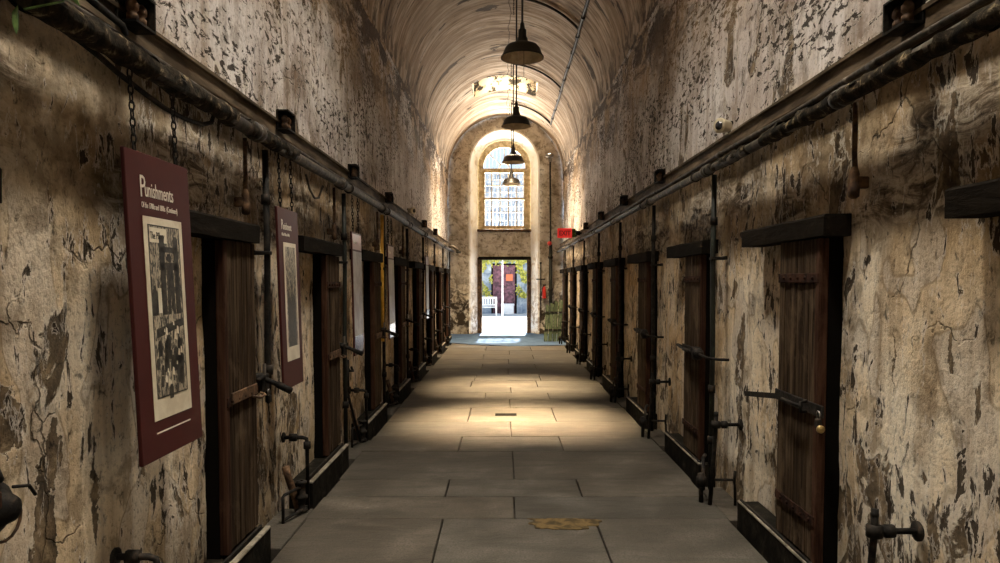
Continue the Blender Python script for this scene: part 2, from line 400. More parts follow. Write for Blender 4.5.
        if parent: ob.parent = parent
        else: ob.location = o
        return ob

def tag(o, label, cat, group=None, kind=None):
    o['label'] = label; o['category'] = cat
    if group: o['group'] = group
    if kind: o['kind'] = kind
    return o
def empty(name, loc, label, cat, group=None, kind=None, rot=(0, 0, 0)):
    o = bpy.data.objects.new(name, None); COL.objects.link(o); o.location = loc; o.rotation_euler = rot
    o.empty_display_size = .1
    return tag(o, label, cat, group, kind)
def dup(o, dy, label, name=None):
    r = o.copy(); COL.objects.link(r); r.location = o.location + Vector((0, dy, 0)); r['label'] = label
    if name: r.name = name
    def kids(a, b):
        for c in list(a.children):
            d = c.copy(); COL.objects.link(d); d.parent = b; kids(c, d)
    kids(o, r)
    return r
def arc(c, r, a0, a1, n, plane='xz'):
    out = []
    for i in range(n + 1):
        t = a0 + (a1 - a0) * i / n; a, b = r * math.cos(t), r * math.sin(t)
        out.append((c[0] + a, c[1], c[2] + b) if plane == 'xz' else ((c[0], c[1] + a, c[2] + b) if plane == 'yz' else (c[0] + a, c[1] + b, c[2])))
    return out
ORD = ['nearest', 'second', 'third', 'fourth', 'fifth', 'sixth', 'seventh', 'eighth', 'ninth', 'tenth']
def nth(i): return ORD[i]
def S(side, y, v, z): return (side * (W - v), y, z)
# ------------------------------------------------------------------ the setting
def nz(y, z, s, o=0.0): return mnoise.noise(Vector((y * s + o, z * s, o * 1.7)))
def wall_side(side):
    b = MB(); ny, nzv = 420, 84; o = 3.0 if side > 0 else 31.0
    vs = []; fs = []
    for i in range(ny + 1):
        y = YB + (YE - YB) * i / ny
        for k in range(nzv + 1):
            z = -.12 + (ZS + .12) * k / nzv
            d = .012 * (1 + nz(y, z, .9, o)) + .007 * (1 + nz(y, z, 3.1, o)) + .004 * (1 + nz(y, z, 8.0, o))
            d += .045 * max(0, nz(y * .8, z * 1.4, 1.6, o + 9) - .22) * (1 if z > 1.9 else .5)
            if k == nzv: d = 0
            vs.append((side * (W + d), y, z))
    for i in range(ny):
        for k in range(nzv):
            a = i * (nzv + 1) + k
            fs.append((a, a + 1, a + nzv + 2, a + nzv + 1))
    b.add(vs, fs, True)
    nm = 'wall_left' if side < 0 else 'wall_right'
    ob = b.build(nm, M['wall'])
    tag(ob, 'peeling plaster wall along the %s side of the corridor' % ('left' if side < 0 else 'right'), 'wall', kind='structure')
wall_side(-1); wall_side(1)

SKY = [(-.45, .45, -1.4, -.4), (-.45, .45, 2.2, 3.2), (-.45, .45, 5.2, 6.2), (-.30, .50, 10.0, 10.7), (-.30, .50, 11.3, 12.0), (-.86, .80, 17.75, 19.1)]  # wells nearest the camera are unseen, put in to light the near walls
def vault():
    ys = set(); y = YB
    while y < YE - .01: ys.add(round(y, 3)); y += .1
    ys.add(YE)
    for s in SKY: ys.add(s[2]); ys.add(s[3])
    ys = sorted(ys)
    xs = [W * math.cos(PI * i / 56) for i in range(57)]
    for s in SKY: xs += [s[0], s[1]]
    xs = sorted(set(round(v, 4) for v in xs))
    b = MB(); vs = []; fs = []
    for y in ys:
        for x in xs:
            a = math.acos(max(-1, min(1, x / W)))
            d = .012 * (nz(y, a * 1.7, .8, 5) + .6 * nz(y, a * 1.7, 2.3, 8)) * min(1, 6 * math.sin(a))
            r = W + d + .004
            vs.append((r * math.cos(a), y, ZS + r * math.sin(a)))
    n = len(xs)
    for i in range(len(ys) - 1):
        for k in range(n - 1):
            cx = (xs[k] + xs[k + 1]) / 2; cy = (ys[i] + ys[i + 1]) / 2
            if any(s[0] < cx < s[1] and s[2] < cy < s[3] for s in SKY): continue
            a = i * n + k
            fs.append((a, a + 1, a + n + 1, a + n))
    b.add(vs, fs, True)
    ob = b.build('ceiling', M['vault'])
    tag(ob, 'barrel vaulted plaster ceiling streaked brown and cream', 'ceiling', kind='structure')
vault()
for i, (x0, x1, y0, y1) in enumerate(SKY):
    zt = 8.0 if i < 5 else 7.75
    zb = ZS + math.sqrt(W * W - max(abs(x0), abs(x1)) ** 2) - .02
    root = empty('skylight_%d' % (i + 1), (0, (y0 + y1) / 2, zt), 'unseen skylight shaft cut through the vaulted ceiling, %s from the camera' % nth(i) if i < 5 else 'wide skylight shaft with flaked white sides far along the vault', 'skylight', kind='structure')
    b = MB(); t = .06
    zl = lambda x: ZS + math.sqrt(W * W - x * x)
    # side walls follow the curve of the vault at their foot
    b.box((x0 - t, y0 - t, zl(x0)), (x0, y1 + t, zt)); b.box((x1, y0 - t, zl(x1)), (x1 + t, y1 + t, zt))
    nseg = 12
    for yy0, yy1 in ((y0 - t, y0), (y1, y1 + t)):
        poly = [(x0 + (x1 - x0) * k / nseg, zl(x0 + (x1 - x0) * k / nseg) + .006) for k in range(nseg + 1)] + [(x1, zt), (x0, zt)]
        b.prism(poly, yy0, yy1, 'y')
    b.build('shaft_wall', M['flake'], root, root.location)
    MB().box((x0 - .1, y0 - .1, zt), (x1 + .1, y1 + .1, zt + .05)).build('pane', M['pane'], root, root.location)

# end wall: a ring of rendered stone round a tall splayed arch
ACX, ACZ, AR0, AR1 = -.04, 5.38, 1.06, .84
YR = 22.36
def outline(hw, cx, cz, r, nv, na, y, wall=False):
    pts = []
    for i in range(nv): pts.append((cx - hw, y, cz * i / nv))
    for i in range(na + 1):
        t = PI - PI * i / na; pts.append((cx + r * math.cos(t), y, cz + r * math.sin(t)))
    for i in range(nv - 1, -1, -1): pts.append((cx + hw, y, cz * i / nv))
    return pts
def end_wall():
    o = outline(W + .03, 0, ZS, W + .03, 40, 40, YE); q = outline(AR0, ACX, ACZ, AR0, 40, 40, YE)
    b = MB(); m = 14; vs = []; fs = []; n = len(o)
    for j in range(m + 1):
        t = j / m
        for k in range(n):
            x = o[k][0] * (1 - t) + q[k][0] * t; z = o[k][2] * (1 - t) + q[k][2] * t
            d = .05 * nz(x, z, 2.2, 4) + .03 * nz(x, z, 6, 7)
            if j == m: d = 0
            vs.append((x, YE + .03 - d * (1 if j < m else 0), z))
    for j in range(m):
        for k in range(n - 1):
            a = j * n + k; fs.append((a, a + 1, a + n + 1, a + n))
    b.add(vs, fs, True)
    tag(b.build('wall_end', M['endwall']), 'rough grey rendered wall closing the far end of the corridor', 'wall', kind='structure')
    q2 = outline(AR1, ACX, ACZ, AR1, 40, 40, YR); q1 = [(x, YE, z) for x, y, z in q]
    b = MB(); b.add(q1 + q2, [(k, k + 1, n + k + 1, n + k) for k in range(n - 1)], True)
    # raised lip of the limewashed surround
    lip = []
    for (x, y, z) in q1:
        dx, dz = x - ACX, max(0, z - ACZ); l = math.hypot(dx, dz) or 1
        lip.append((x + .05 * dx / l, YE + .0, z + .05 * dz / l))
    f = [(x, YE - .02, z) for x, y, z in lip]; f2 = [(x, YE - .02, z) for x, y, z in q1]
    b.add(f + f2, [(k, k + 1, n + k + 1, n + k) for k in range(n - 1)])
    b.add(lip + f, [(k, k + 1, n + k + 1, n + k) for k in range(n - 1)])
    b.add(f2 + [(x, YE + .01, z) for x, y, z in q1], [(k, k + 1, n + k + 1, n + k) for k in range(n - 1)])
    tag(b.build('trim_1', M['white']), 'tall limewashed arch reveal round the end window and doorway', 'wall trim', kind='structure')
    b = MB(); b.box((ACX - AR1 - .02, YR - .0, 2.50), (ACX + AR1 + .02, YR + .3, 3.38))
    tag(b.build('wall_spandrel', M['endwall']), 'rough plaster panel between the end window and the doorway', 'wall', kind='structure')
end_wall()
# doorway at the end (open)
root = empty('door_1', (ACX, YR, .1), 'open doorway at the corridor end with daylight beyond', 'doorway', kind='structure')
X0, X1 = -.75, .69
b = MB(); b.box((ACX - AR1 - .02, YR - .03, .05), (X0, YR + .3, 2.5), .01); b.box((X1, YR - .03, .05), (ACX + AR1 + .02, YR + .3, 2.5), .01)
b.build('side_jamb', M['rust'], root, root.location)
b = MB(); b.box((X0 - .12, YR - .05, 2.44), (X1 + .12, YR + .3, 2.54), .01); b.build('head_beam', M['beam'], root, root.location)
# arched window
root = empty('window_1', (ACX, YR, 3.4), 'arched multi-pane sash window glowing above the end doorway', 'window', kind='structure')
b = MB(); HW = .67; y0, y1 = YR + .02, YR + .12
na = 24; inn = [(ACX + HW * math.cos(PI * i / na), ACZ - .05 + HW * math.sin(PI * i / na)) for i in range(na + 1)]
outt = [(ACX + (AR1 + .03) * math.cos(PI * i / na), ACZ + (AR1 + .03) * math.sin(PI * i / na)) for i in range(na + 1)]
for i in range(na): b.prism([inn[i], inn[i + 1], outt[i + 1], outt[i]], y0, y1, 'y')
b.box((ACX - AR1 - .03, y0, 3.38), (ACX - HW, y1, ACZ)); b.box((ACX + HW, y0, 3.38), (ACX + AR1 + .03, y1, ACZ))
b.box((ACX - HW, y0, 5.19), (ACX + HW, y1, 5.33)); b.build('window_frame', M['frame'], root, root.location)
b = MB(); b.box((ACX - HW, y0 + .02, 4.34), (ACX + HW, y1 - .02, 4.41)); b.box((ACX - HW, y0 + .02, 3.42), (ACX + HW, y1 - .02, 3.52))
b.box((ACX - HW, y0 + .02, 3.5), (ACX - HW + .05, y1 - .02, 5.2)); b.box((ACX + HW - .05, y0 + .02, 3.5), (ACX + HW, y1 - .02, 5.2)); b.build('sash', M['frame'], root, root.location)
b = MB()
for i in range(1, 5):
    x = ACX - HW + 2 * HW * i / 5; b.box((x - .014, y0 + .03, 3.5), (x + .014, y1 - .03, 5.2))
for z in (3.96, 4.79): b.box((ACX - HW, y0 + .031, z - .012), (ACX + HW, y1 - .031, z + .012))
for a in (45, 90, 135):
    t = math.radians(a); b.tube([(ACX + .16 * math.cos(t), YR + .07, 5.33 + .16 * math.sin(t)), (ACX + HW * math.cos(t), YR + .07, 5.33 + HW * math.sin(t))], .014, 6)
b.tube([(ACX + .17 * math.cos(PI * i / 10), YR + .07, 5.33 + .17 * math.sin(PI * i / 10)) for i in range(11)], .014, 6)
b.build('muntin', M['frame'], root, root.location)
b = MB(); b.box((ACX - AR1 - .02, YR - .07, 3.33), (ACX + AR1 + .02, YR + .02, 3.41), .01); b.build('window_sill', M['rust'], root, root.location)
b = MB(); b.box((ACX - AR1, YR + .069, 3.4), (ACX + AR1, YR + .071, 5.4))
b.prism([(ACX + AR1 * math.cos(PI * i / na), 5.4 + AR1 * math.sin(PI * i / na)) for i in range(na + 1)], YR + .069, YR + .071, 'y')
b.build('pane', M['glass'], root, root.location)
b = MB()
for i in range(11):
    x = ACX - .6 + .12 * i; b.tube([(x, YR + .22, 3.4), (x, YR + .22, 5.35 + math.sqrt(max(0, .45 - (x - ACX) ** 2)))], .007, 5)
for z in (3.7, 4.15, 4.6, 5.0): b.tube([(ACX - .7, YR + .22, z), (ACX + .7, YR + .22, z)], .006, 5)
b.build('bar', M['steel'], root, root.location)
# back of the corridor
b = MB(); b.prism([(-W - .04, -.1), (W + .04, -.1)] + [((W + .04) * math.cos(PI * i / 30), ZS + (W + .04) * math.sin(PI * i / 30)) for i in range(31)], YB - .1, YB, 'y')
tag(b.build('wall_back', M['endwall']), 'rough plaster wall behind the camera', 'wall', kind='structure')

# floor of flagstones
FXL, FXR = -1.536, 1.589
rows = [-3.0, -2.0, -1.1, -.1, .8, 1.9, 2.9, 3.75, 5.10, 5.63, 6.14, 7.16, 7.85, 8.69, 9.65, 10.34, 10.94, 11.56, 12.3, 13.1, 13.95, 14.8, 15.7, 16.7, 17.7, 18.75, 19.9]
cuts = [[-.53, .60], [.01]]
ov = {8: [.01], 9: [-.55, .57], 10: [.02], 11: [-.54, .55], 12: [.015], 13: [-.52, .59], 14: [.02], 7: [-.52, .60], 15: [-.35, .62], 16: [.05], 17: [-.62, .5]}
b = MB(); tones = []
def slab(x0, x1, y0, y1, z=0.0, tone=None, g=.005):
    n0 = len(b.f)
    dx = R.uniform(-.003, .003); zz = z + R.uniform(-.003, .003)
    b.box((x0 + g, y0 + g, -.14), (x1 - g, y1 - g, zz), .006)
    t = tone or R.uniform(.62, 1.0); w = R.uniform(-.04, .04)
    tones.extend([(t + w, t, t - w)] * (len(b.f) - n0))
for i in range(len(rows) - 1):
    cs = ov.get(i, cuts[i % 2]); cs = [c + (0 if i in ov else R.uniform(-.08, .08)) for c in cs]
    ed = [FXL + (R.uniform(-.012, .012))] + cs + [FXR + R.uniform(-.012, .012)]
    for k in range(len(ed) - 1): slab(ed[k], ed[k + 1], rows[i], rows[i + 1])
# the stones between the sills
for n in range(-2, 9):
    a, c = 4.53 + P * n, 5.35 + P * n
    if c < YE: slab(-W - .03, FXL, a, min(c, YE), -.004)
    a, c = 5.08 + P * (n - 1), 5.92 + P * (n - 1)
    if c < YE: slab(FXR, W + .03, a, min(c, YE), -.004)
fl = b.build('floor', M['slab'])
ca = fl.data.color_attributes.new('tone', 'FLOAT_COLOR', 'CORNER')
cols = []
for p_ in fl.data.polygons:
    c = tones[p_.index]; cols += [c[0], c[1], c[2], 1.0] * p_.loop_total
ca.data.foreach_set('color', cols)
tag(fl, 'worn grey flagstone floor running down the corridor', 'floor', kind='structure')
b = MB(); b.box((-W - .1, YB - .1, -.2), (W + .1, YE + .3, -.095)); tag(b.build('floor_bed', M['dirt']), 'dark dirt in the gutters below the door sills', 'ground', kind='structure')
# drain slot and mortar patch in the floor
b = MB(); b.box((-.18, 9.06, .0), (.10, 9.22, .0035)); tag(b.build('trim_2', M['dark']), 'dark drain slot cut in a flagstone', 'drain', kind='structure')
b = MB(); pts = []
for k in range(40):
    t = 2 * PI * k / 40; r = 1 + .45 * mnoise.noise(Vector((math.cos(t) * 2, math.sin(t) * 2, 3))) + .25 * mnoise.noise(Vector((math.cos(t) * 6, math.sin(t) * 6, 5)))
    pts.append((.36 + .25 * r * math.cos(t), min(5.09, 5.0 + .13 * r * math.sin(t))))
b.prism(pts, -.01, .006, 'z'); tag(b.build('trim_3', M['mortar']), 'ochre mortar patch along a flagstone joint', 'mortar patch', kind='structure')
# concrete ramp up to the doorway
b = MB(); vs = []; fs = []; nx, ny = 24, 8
for i in range(nx + 1):
    x = -W + 2 * W * i / nx; t = (x - .25) / 2.0; yf = 18.95 + 1.1 * t * t * (1.0 if x < .25 else .35)
    for j in range(ny + 1):
        s = j / ny; y = yf + (YR + .3 - yf) * s
        vs.append((x, y, .012 + .095 * min(1, s * 1.15)))
    vs.append((x, yf, -.02))
m = ny + 2
for i in range(nx):
    for j in range(ny):
        a = i * m + j; fs.append((a, a + 1, a + m + 1, a + m))
    a = i * m; fs.append((a, a + m, a + m + ny + 1, a + ny + 1))
b.add(vs, fs); tag(b.build('floor_ramp', M['ramp']), 'smooth concrete ramp rising to the end doorway, sunlight on it', 'floor', kind='structure')

# ------------------------------------------------------------------ the courtyard seen through the doorway
b = MB(); b.box((-14, YR + .3, -.1), (14, 60, .1)); tag(b.build('ground', M['concrete']), 'sunlit pale paving outside the doorway', 'ground', kind='structure')
YBD = 36.0
b = MB(); b.box((-9, YBD, .1), (-.62, YBD + .5, 7.4)); b.box((.57, YBD, .1), (9, YBD + .5, 7.4)); b.box((-.62, YBD, 2.62), (.57, YBD + .5, 7.4))
tag(b.build('wall_courtyard', M['stone']), 'blue grey stone wall across the courtyard', 'wall', kind='structure')
root = empty('door_2', (0, YBD, .1), 'plum red panelled door in the stone wall across the courtyard', 'door', kind='structure')
b = MB(); b.box((-.60, YBD + .05, .1), (.55, YBD + .12, 2.6))
for x0, x1 in ((-.5, -.08), (.03, .45)):
    for z0, z1 in ((.3, .9), (1.0, 1.6), (1.7, 2.45)): b.box((x0, YBD + .02, z0), (x1, YBD + .06, z1), .015)
b.build('leaf', M['plum'], root, root.location)
b = MB(); b.box((-.68, YBD - .02, .1), (-.60, YBD + .15, 2.68)); b.box((.55, YBD - .02, .1), (.63, YBD + .15, 2.68)); b.box((-.6, YBD - .02, 2.6), (.55, YBD + .15, 2.68)); b.build('door_frame', M['dark'], root, root.location)
b = MB(); b.box((-.32, YBD - .03, 1.5), (.0, YBD + .02, 1.54)); b.build('handle', M['dark'], root, root.location)
b = MB(); b.box((.08, YBD - .01, 1.78), (.42, YBD + .02, 2.12)); tag(b.build('notice_board', M['orange'], None, (.25, YBD, 1.9)), 'orange notice fixed on the plum courtyard door', 'notice')
b = MB(); b.box((-.15, YBD - .55, .1), (.47, YBD - .1, .58), .02); b.box((-.18, YBD - .58, .52), (.50, YBD - .07, .62), .02)
tag(b.build('planter_box', M['benchwhite'], None, (.15, YBD - .3, .1)), 'white box planter standing at the foot of the plum door', 'planter')
# creeper: leaves nobody could count
b = MB()
for k in range(2600):
    if R.random() < .5: x, z = R.gauss(-1.05, .35), R.uniform(.9, 3.6)
    else: x, z = R.gauss(1.0, .3), R.uniform(.9, 3.6)
    if -.62 < x < .58 and z < 2.75: continue
    if mnoise.noise(Vector((x * 1.8, z * 1.8, 2))) < -.08: continue
    c = Vector((x, YBD - R.uniform(.10, .18), z)); s = R.uniform(.04, .08)
    u = Vector((R.uniform(-1, 1), R.uniform(-.5, .5), R.uniform(-1, 1))).normalized(); w = u.cross(Vector((R.uniform(-.4, .4), 1, R.uniform(-.4, .4)))).normalized()
    b.add([c + u * s, c + w * s * .6, c - u * s, c - w * s * .6], [(0, 1, 2, 3)])
for k in range(700):
    x, z = R.uniform(-1.6, 1.6), R.gauss(2.95, .14)
    c = Vector((x, YBD - R.uniform(.11, .22), z)); s = R.uniform(.05, .09)
    u = Vector((R.uniform(-1, 1), R.uniform(-.5, .5), R.uniform(-1, 1))).normalized(); w = u.cross(Vector((R.uniform(-.4, .4), 1, R.uniform(-.4, .4)))).normalized()
    b.add([c + u * s, c + w * s * .6, c - u * s, c - w * s * .6], [(0, 1, 2, 3)])
tag(b.build('creeper', M['ivy']), 'yellow green creeper on the stone wall round the plum door', 'creeper', kind='stuff')
# bench
root = empty('garden_bench', (-1.15, 33.9, .1), 'white slatted garden bench in the courtyard, left in the doorway', 'bench')
o = root.location
bx0, bx1 = -1.95, -.38
b = MB()
for k in range(5): b.box((bx0, 33.55 + .1 * k, .50), (bx1, 33.62 + .1 * k, .53))
b.build('seat', M['benchwhite'], root, o)
b = MB(); b.box((bx0, 34.05, .92), (bx1, 34.10, 1.0)); b.box((bx0, 34.05, .58), (bx1, 34.10, .64))
for k in range(13): x = bx0 + .06 + (bx1 - bx0 - .16) * k / 12; b.box((x, 34.06, .6), (x + .05, 34.09, .95))
b.build('backrest', M['benchwhite'], root, o)
for x in (bx0, bx1 - .06):
    for y in (33.52, 34.04): MB().box((x, y, .1), (x + .07, y + .07, .78 if y < 34 else 1.0)).build('leg', M['benchwhite'], root, o)
    MB().box((x - .01, 33.5, .74), (x + .08, 34.1, .79)).build('armrest', M['benchwhite'], root, o)
root = empty('lamp_post', (-.10, 30.5, .1), 'thin white post standing in the courtyard before the plum door', 'post')
o = root.location
MB().tube([(-.10, 30.5, .1), (-.10, 30.5, 2.75)], .028, 8).build('post', M['benchwhite'], root, o)
MB().lathe([(.001, 2.7), (.09, 2.72), (.11, 2.8), (.06, 2.9), (.001, 2.92)], (-.10, 30.5, 0)).build('lamp_head', M['benchwhite'], root, o)
# ------------------------------------------------------------------ cell doors (the setting's doors: structure)
SN = {-1: 'left', 1: 'right'}
def cell_door(side, lint, leaf, sv, num, label, straps):
    """lint/leaf: (near, far) along the wall; sv: how far the sill stands out"""
    yc = (leaf[0] + leaf[1]) / 2
    root = empty('door_%d' % num, (side * W, yc, .15), label, 'cell door', 'cell doors along the %s wall' % SN[side], 'structure')
    o = root.location
    bx = lambda b, y0, v0, z0, y1, v1, z1, ch=0.0: b.box(S(side, y0, v0, z0), S(side, y1, v1, z1), ch)
    # planks with open joints
    b = MB(); n = 6; w = (leaf[1] - leaf[0] - .055) / n
    for i in range(n):
        y = leaf[0] + .055 + w * i; e = R.uniform(-.003, .003)
        bx(b, y + .003, .058, .165 + R.uniform(0, .008), y + w - .003, .098 + e, 1.99, .004)
    b.build('leaf', M['wood'], root, o)
    b = MB(); bx(b, leaf[0], .052, .16, leaf[0] + .052, .104, 1.99, .006); b.build('stile', M['redwood'], root, o)
    b = MB(); bx(b, leaf[0] + .002, -.03, .14, leaf[1] + .01, .052, 2.0); b.build('gap_shade', M['dark'], root, o)  # black block in the gap behind the leaf, standing for its shade
    for z in straps:
        b = MB(); bx(b, leaf[0] + .01, .10, z - .028, leaf[1] - .005, .110, z + .028, .003)
        for k in range(5):
            y = leaf[0] + .07 + .1 * k; b.ball(S(side, y, .112, z), .010, 6)
        b.build('strap', M['strap'], root, o)
    # worn timber over the door
    b = MB(); vs = []; m = 18
    for i in range(m + 1):
        y = lint[0] + (lint[1] - lint[0]) * i / m
        j = lambda k: .006 * mnoise.noise(Vector((y * 4, k * 3.3, side + num)))
        for v, z in ((-.02, 1.995), (.128 + j(1), 1.995 + j(2)), (.130 + j(3), 2.10 + j(4)), (.118 + j(3), 2.112 + j(4)), (-.02, 2.115)): vs.append(S(side, y, v, z))
    fs = [(i * 5 + k, i * 5 + (k + 1) % 5, i * 5 + 5 + (k + 1) % 5, i * 5 + 5 + k) for i in range(m) for k in range(5)] + [tuple(range(5)), tuple(m * 5 + k for k in range(5))]
    b.add(vs, fs); b.build('lintel', M['beam'], root, o)
    b = MB(); vs = []
    for i in range(m + 1):
        y = lint[0] + (lint[1] - lint[0]) * i / m
        j = lambda k: .005 * mnoise.noise(Vector((y * 4, k * 3.3, side * 7 + num)))
        for v, z in ((-.02, -.10), (sv + j(1), -.10), (sv + j(1), .138 + j(2)), (-.02, .142 + j(2))): vs.append(S(side, y, v, z))
    fs = [(i * 4 + k, i * 4 + (k + 1) % 4, i * 4 + 4 + (k + 1) % 4, i * 4 + 4 + k) for i in range(m) for k in range(4)] + [tuple(range(4)), tuple(m * 4 + k for k in range(4))]
    b.add(vs, fs); b.build('sill', M['sill'], root, o)
    b = MB(); bx(b, lint[0], sv - .035, .136, lint[1], sv + .004, .155, .006); b.build('sill_edge', M['silltop'], root, o)
    b = MB(); bx(b, lint[0] + .02, .105, .14, lint[1] - .02, .122, .168, .003); b.build('track', M['iron'], root, o)
    return root
num = 3
for n in range(0, 9):
    lab = 'dark timber over a cell door cut off by the left edge of the frame' if n == 0 else 'weathered plank cell door under a black timber, %s one from the front on the left wall' % nth(n - 1)
    cell_door(-1, (.88 + P * n, 2.20 + P * n), (1.668 + P * n, 2.19 + P * n), .17, num, lab, (1.05,) if n == 1 else (1.72, 1.06)); num += 1
for n in range(0, 9):
    lab = 'dark timber over a cell door cut off by the right edge of the frame' if n == 0 else 'weathered plank cell door under a black timber, %s one from the front on the right wall' % nth(n - 1)
    cell_door(1, (1.45 + P * n, 2.74 + P * n), (1.54 + P * n, 2.11 + P * n), .13, num, lab, (1.77, .40)); num += 1

# ------------------------------------------------------------------ ledges and long pipes
for side, nm in ((-1, 'trim_4'), (1, 'trim_5')):
    b = MB(); vs = []; fs = []; m = 120
    prof = [(-.03, 2.80), (.055, 2.80), (.06, 2.815), (.058, 2.895), (.075, 2.90), (.075, 2.918), (.06, 2.925), (-.03, 2.93)]
    q = len(prof)
    for i in range(m + 1):
        y = YB + (YE - YB - .0) * i / m
        for k, (v, z) in enumerate(prof):
            vs.append(S(side, y, v + .004 * nz(y, k, 2.5, side), z + .004 * nz(y, k, 2.0, side + 4)))
    for i in range(m):
        for k in range(q - 1): fs.append((i * q + k, i * q + k + 1, i * q + q + k + 1, i * q + q + k))
    b.add(vs, fs); tag(b.build(nm, M['ledge']), 'brown boxed ledge running above the pipes on the %s wall' % SN[side], 'wall trim', kind='structure')

def lump_tube(b, side, v, z, y0, y1, r, step=.035, amp=.30, ragged=.0, seed=1):
    n = int((y1 - y0) / step); seg = 12; vs = []; fs = []
    for i in range(n + 1):
        y = y0 + (y1 - y0) * i / n
        for k in range(seg):
            t = 2 * PI * k / seg
            e = 1 + amp * mnoise.noise(Vector((math.cos(t) * 1.2, math.sin(t) * 1.2 + seed, y * 7))) + .18 * amp * math.sin(y * 42 + 2 * math.sin(t))
            vs.append(S(side, y, v + r * e * math.cos(t), z + r * e * math.sin(t)))
    for i in range(n):
        for k in range(seg):
            k2 = (k + 1) % seg
            if ragged and mnoise.noise(Vector((k * .55, i * .13, seed * 3))) > ragged: continue
            fs.append((i * seg + k, i * seg + k2, (i + 1) * seg + k2, (i + 1) * seg + k))
    b.add(vs, fs, True)
for side in (-1, 1):
    v, z, r = (.135, 2.69, .040) if side < 0 else (.148, 2.672, .034)
    end = 4.05 if side < 0 else 4.6
    root = empty('steam_pipe', S(side, 0, v, z), 'thick steam pipe with torn lagging at its near end, along the %s wall' % SN[side], 'pipe', 'long pipes under the ledges'); o = root.location
    b = MB(); b.tube([S(side, YB, v, z)] + [S(side, y, v + .006 * math.sin(y * 1.3), z + .008 * math.sin(y * .9)) for y in [YB + .5 + .4 * i for i in range(61)]] + [S(side, YE - .06, v, z)], r, 12)
    b.build('pipe', M['pipe'], root, o)
    b = MB(); lump_tube(b, side, v, z, YB, end, r * 1.30, ragged=.33, seed=side + 5); lump_tube(b, side, v, z, end + .25, end + 1.2, r * 1.18, ragged=.28, seed=side + 9)
    b.build('lagging', M['insul'], root, o)
    for n in range(0, 8):
        yy = (4.45 if side < 0 else 3.55) + P * n
        b = MB(); b.lathe([(r, -.06), (r * 1.45, -.055), (r * 1.45, -.02), (r * 1.25, -.015), (r * 1.25, .015), (r * 1.45, .02), (r * 1.45, .055), (r, .06)], S(side, yy, v, z), 'y', 12)
        b.build('coupling', M['pipe'], root, o)
        b = MB(); yh = yy + .35
        b.tube([(side * (W - v) + (r + .006) * math.cos(t), yh, z + (r + .006) * math.sin(t)) for t in [2 * PI * k / 14 for k in range(14)]], .008, 6, close=True)
        b.box(S(side, yh - .015, 0, z + r), S(side, yh + .015, v, z + r + .014))
        b.build('hanger', M['iron'], root, o)
    v2, z2 = (.095, 2.765) if side < 0 else (.125, 2.757)
    root = empty('thin_pipe', S(side, 0, v2, z2), 'thin pipe lying above the thick steam pipe on the %s wall' % SN[side], 'pipe', 'long pipes under the ledges'); o = root.location
    b = MB(); b.tube([S(side, YB + .3 * i, v2 + .004 * math.sin(i), z2 + .006 * math.sin(i * .7)) for i in range(83)], .015, 8); b.build('pipe', M['pipe'], root, o)
    for n in range(9):
        yy = 3.3 + P * n - (.9 if side < 0 else 0); MB().lathe([(.015, -.04), (.023, -.038), (.023, .038), (.015, .04)], S(side, yy, v2, z2), 'y', 10).build('coupling', M['pipe'], root, o)

# sagging cable on the left
pts = [(-.112, 2.74, 2.66), (-.13, 2.9, 2.62)]
cb = lambda y, z, v=.085: S(-1, y, v, z)
b = MB(); b.tube([cb(2.70, 2.675, .07), cb(2.83, 2.645), cb(2.96, 2.62), cb(3.15, 2.595), cb(3.37, 2.572), cb(3.6, 2.572), cb(3.78, 2.588), cb(3.9, 2.625), cb(3.96, 2.67, .07)], .012, 8)
tag(b.build('cable', M['iron'], None, cb(3.3, 2.45)), 'black cable sagging below the pipe above the maroon pillory sign', 'cable', 'sagging cables on the left wall')
b = MB(); b.tube([cb(5.75, 2.62), cb(5.85, 2.52), cb(6.0, 2.46), cb(6.15, 2.48), cb(6.28, 2.60)], .009, 8)
tag(b.build('cable', M['pipe'], None, cb(6.0, 2.5)), 'pale short cable looped under the pipe beyond the second sign', 'cable', 'sagging cables on the left wall')
b = MB(); b.tube([cb(2.05, 2.80, .19), cb(2.35, 2.82, .17), cb(2.7, 2.80, .15), cb(2.92, 2.80, .13), cb(2.98, 2.79, .11)], .014, 8)
tag(b.build('cable', M['iron'], None, cb(2.6, 2.8)), 'black cable lying on the lagged pipe at the top left', 'cable', 'sagging cables on the left wall')

# ------------------------------------------------------------------ drop pipes
def drop_pipe(side, y, v, z0, r, m, label, grp, elbow=0, collars=()):
    root = empty('drop_pipe', S(side, y, v, z0), label, 'pipe', grp); o = root.location
    ztop = 2.63
    b = MB(); pts = [S(side, y, v, ztop), S(side, y + .004, v + .004, 1.9), S(side, y - .004, v - .003, 1.2), S(side, y, v, z0 + (.05 if elbow else 0))]
    if elbow: pts += [S(side, y, v + .01, z0 + .02), S(side, y, v + .05, z0), S(side, y - elbow * .5, v + .10, z0 - .01)]
    b.tube(pts, r, 10); b.build('pipe', m, root, o)
    for z in collars:
        MB().lathe([(r, -.035), (r * 1.5, -.032), (r * 1.5, .032), (r, .035)], S(side, y, v, z), 'z', 10).build('collar', M['iron'], root, o)
    b = MB(); b.box(S(side, y - .045, 0, 1.93), S(side, y + .045, .012, 1.96)); b.box(S(side, y - r - .008, .0, 1.93), S(side, y + r + .008, v + r + .008, 1.955), .004); b.build('clip', M['iron'], root, o)
    return root
GL = 'vertical pipes between the left cell doors'; GR = 'vertical pipes between the right cell doors'
drop_pipe(-1, 4.74, .095, .93, .021, M['iron'], 'black vertical pipe just left of the second hanging sign', GL, 0, (2.3, 1.15))
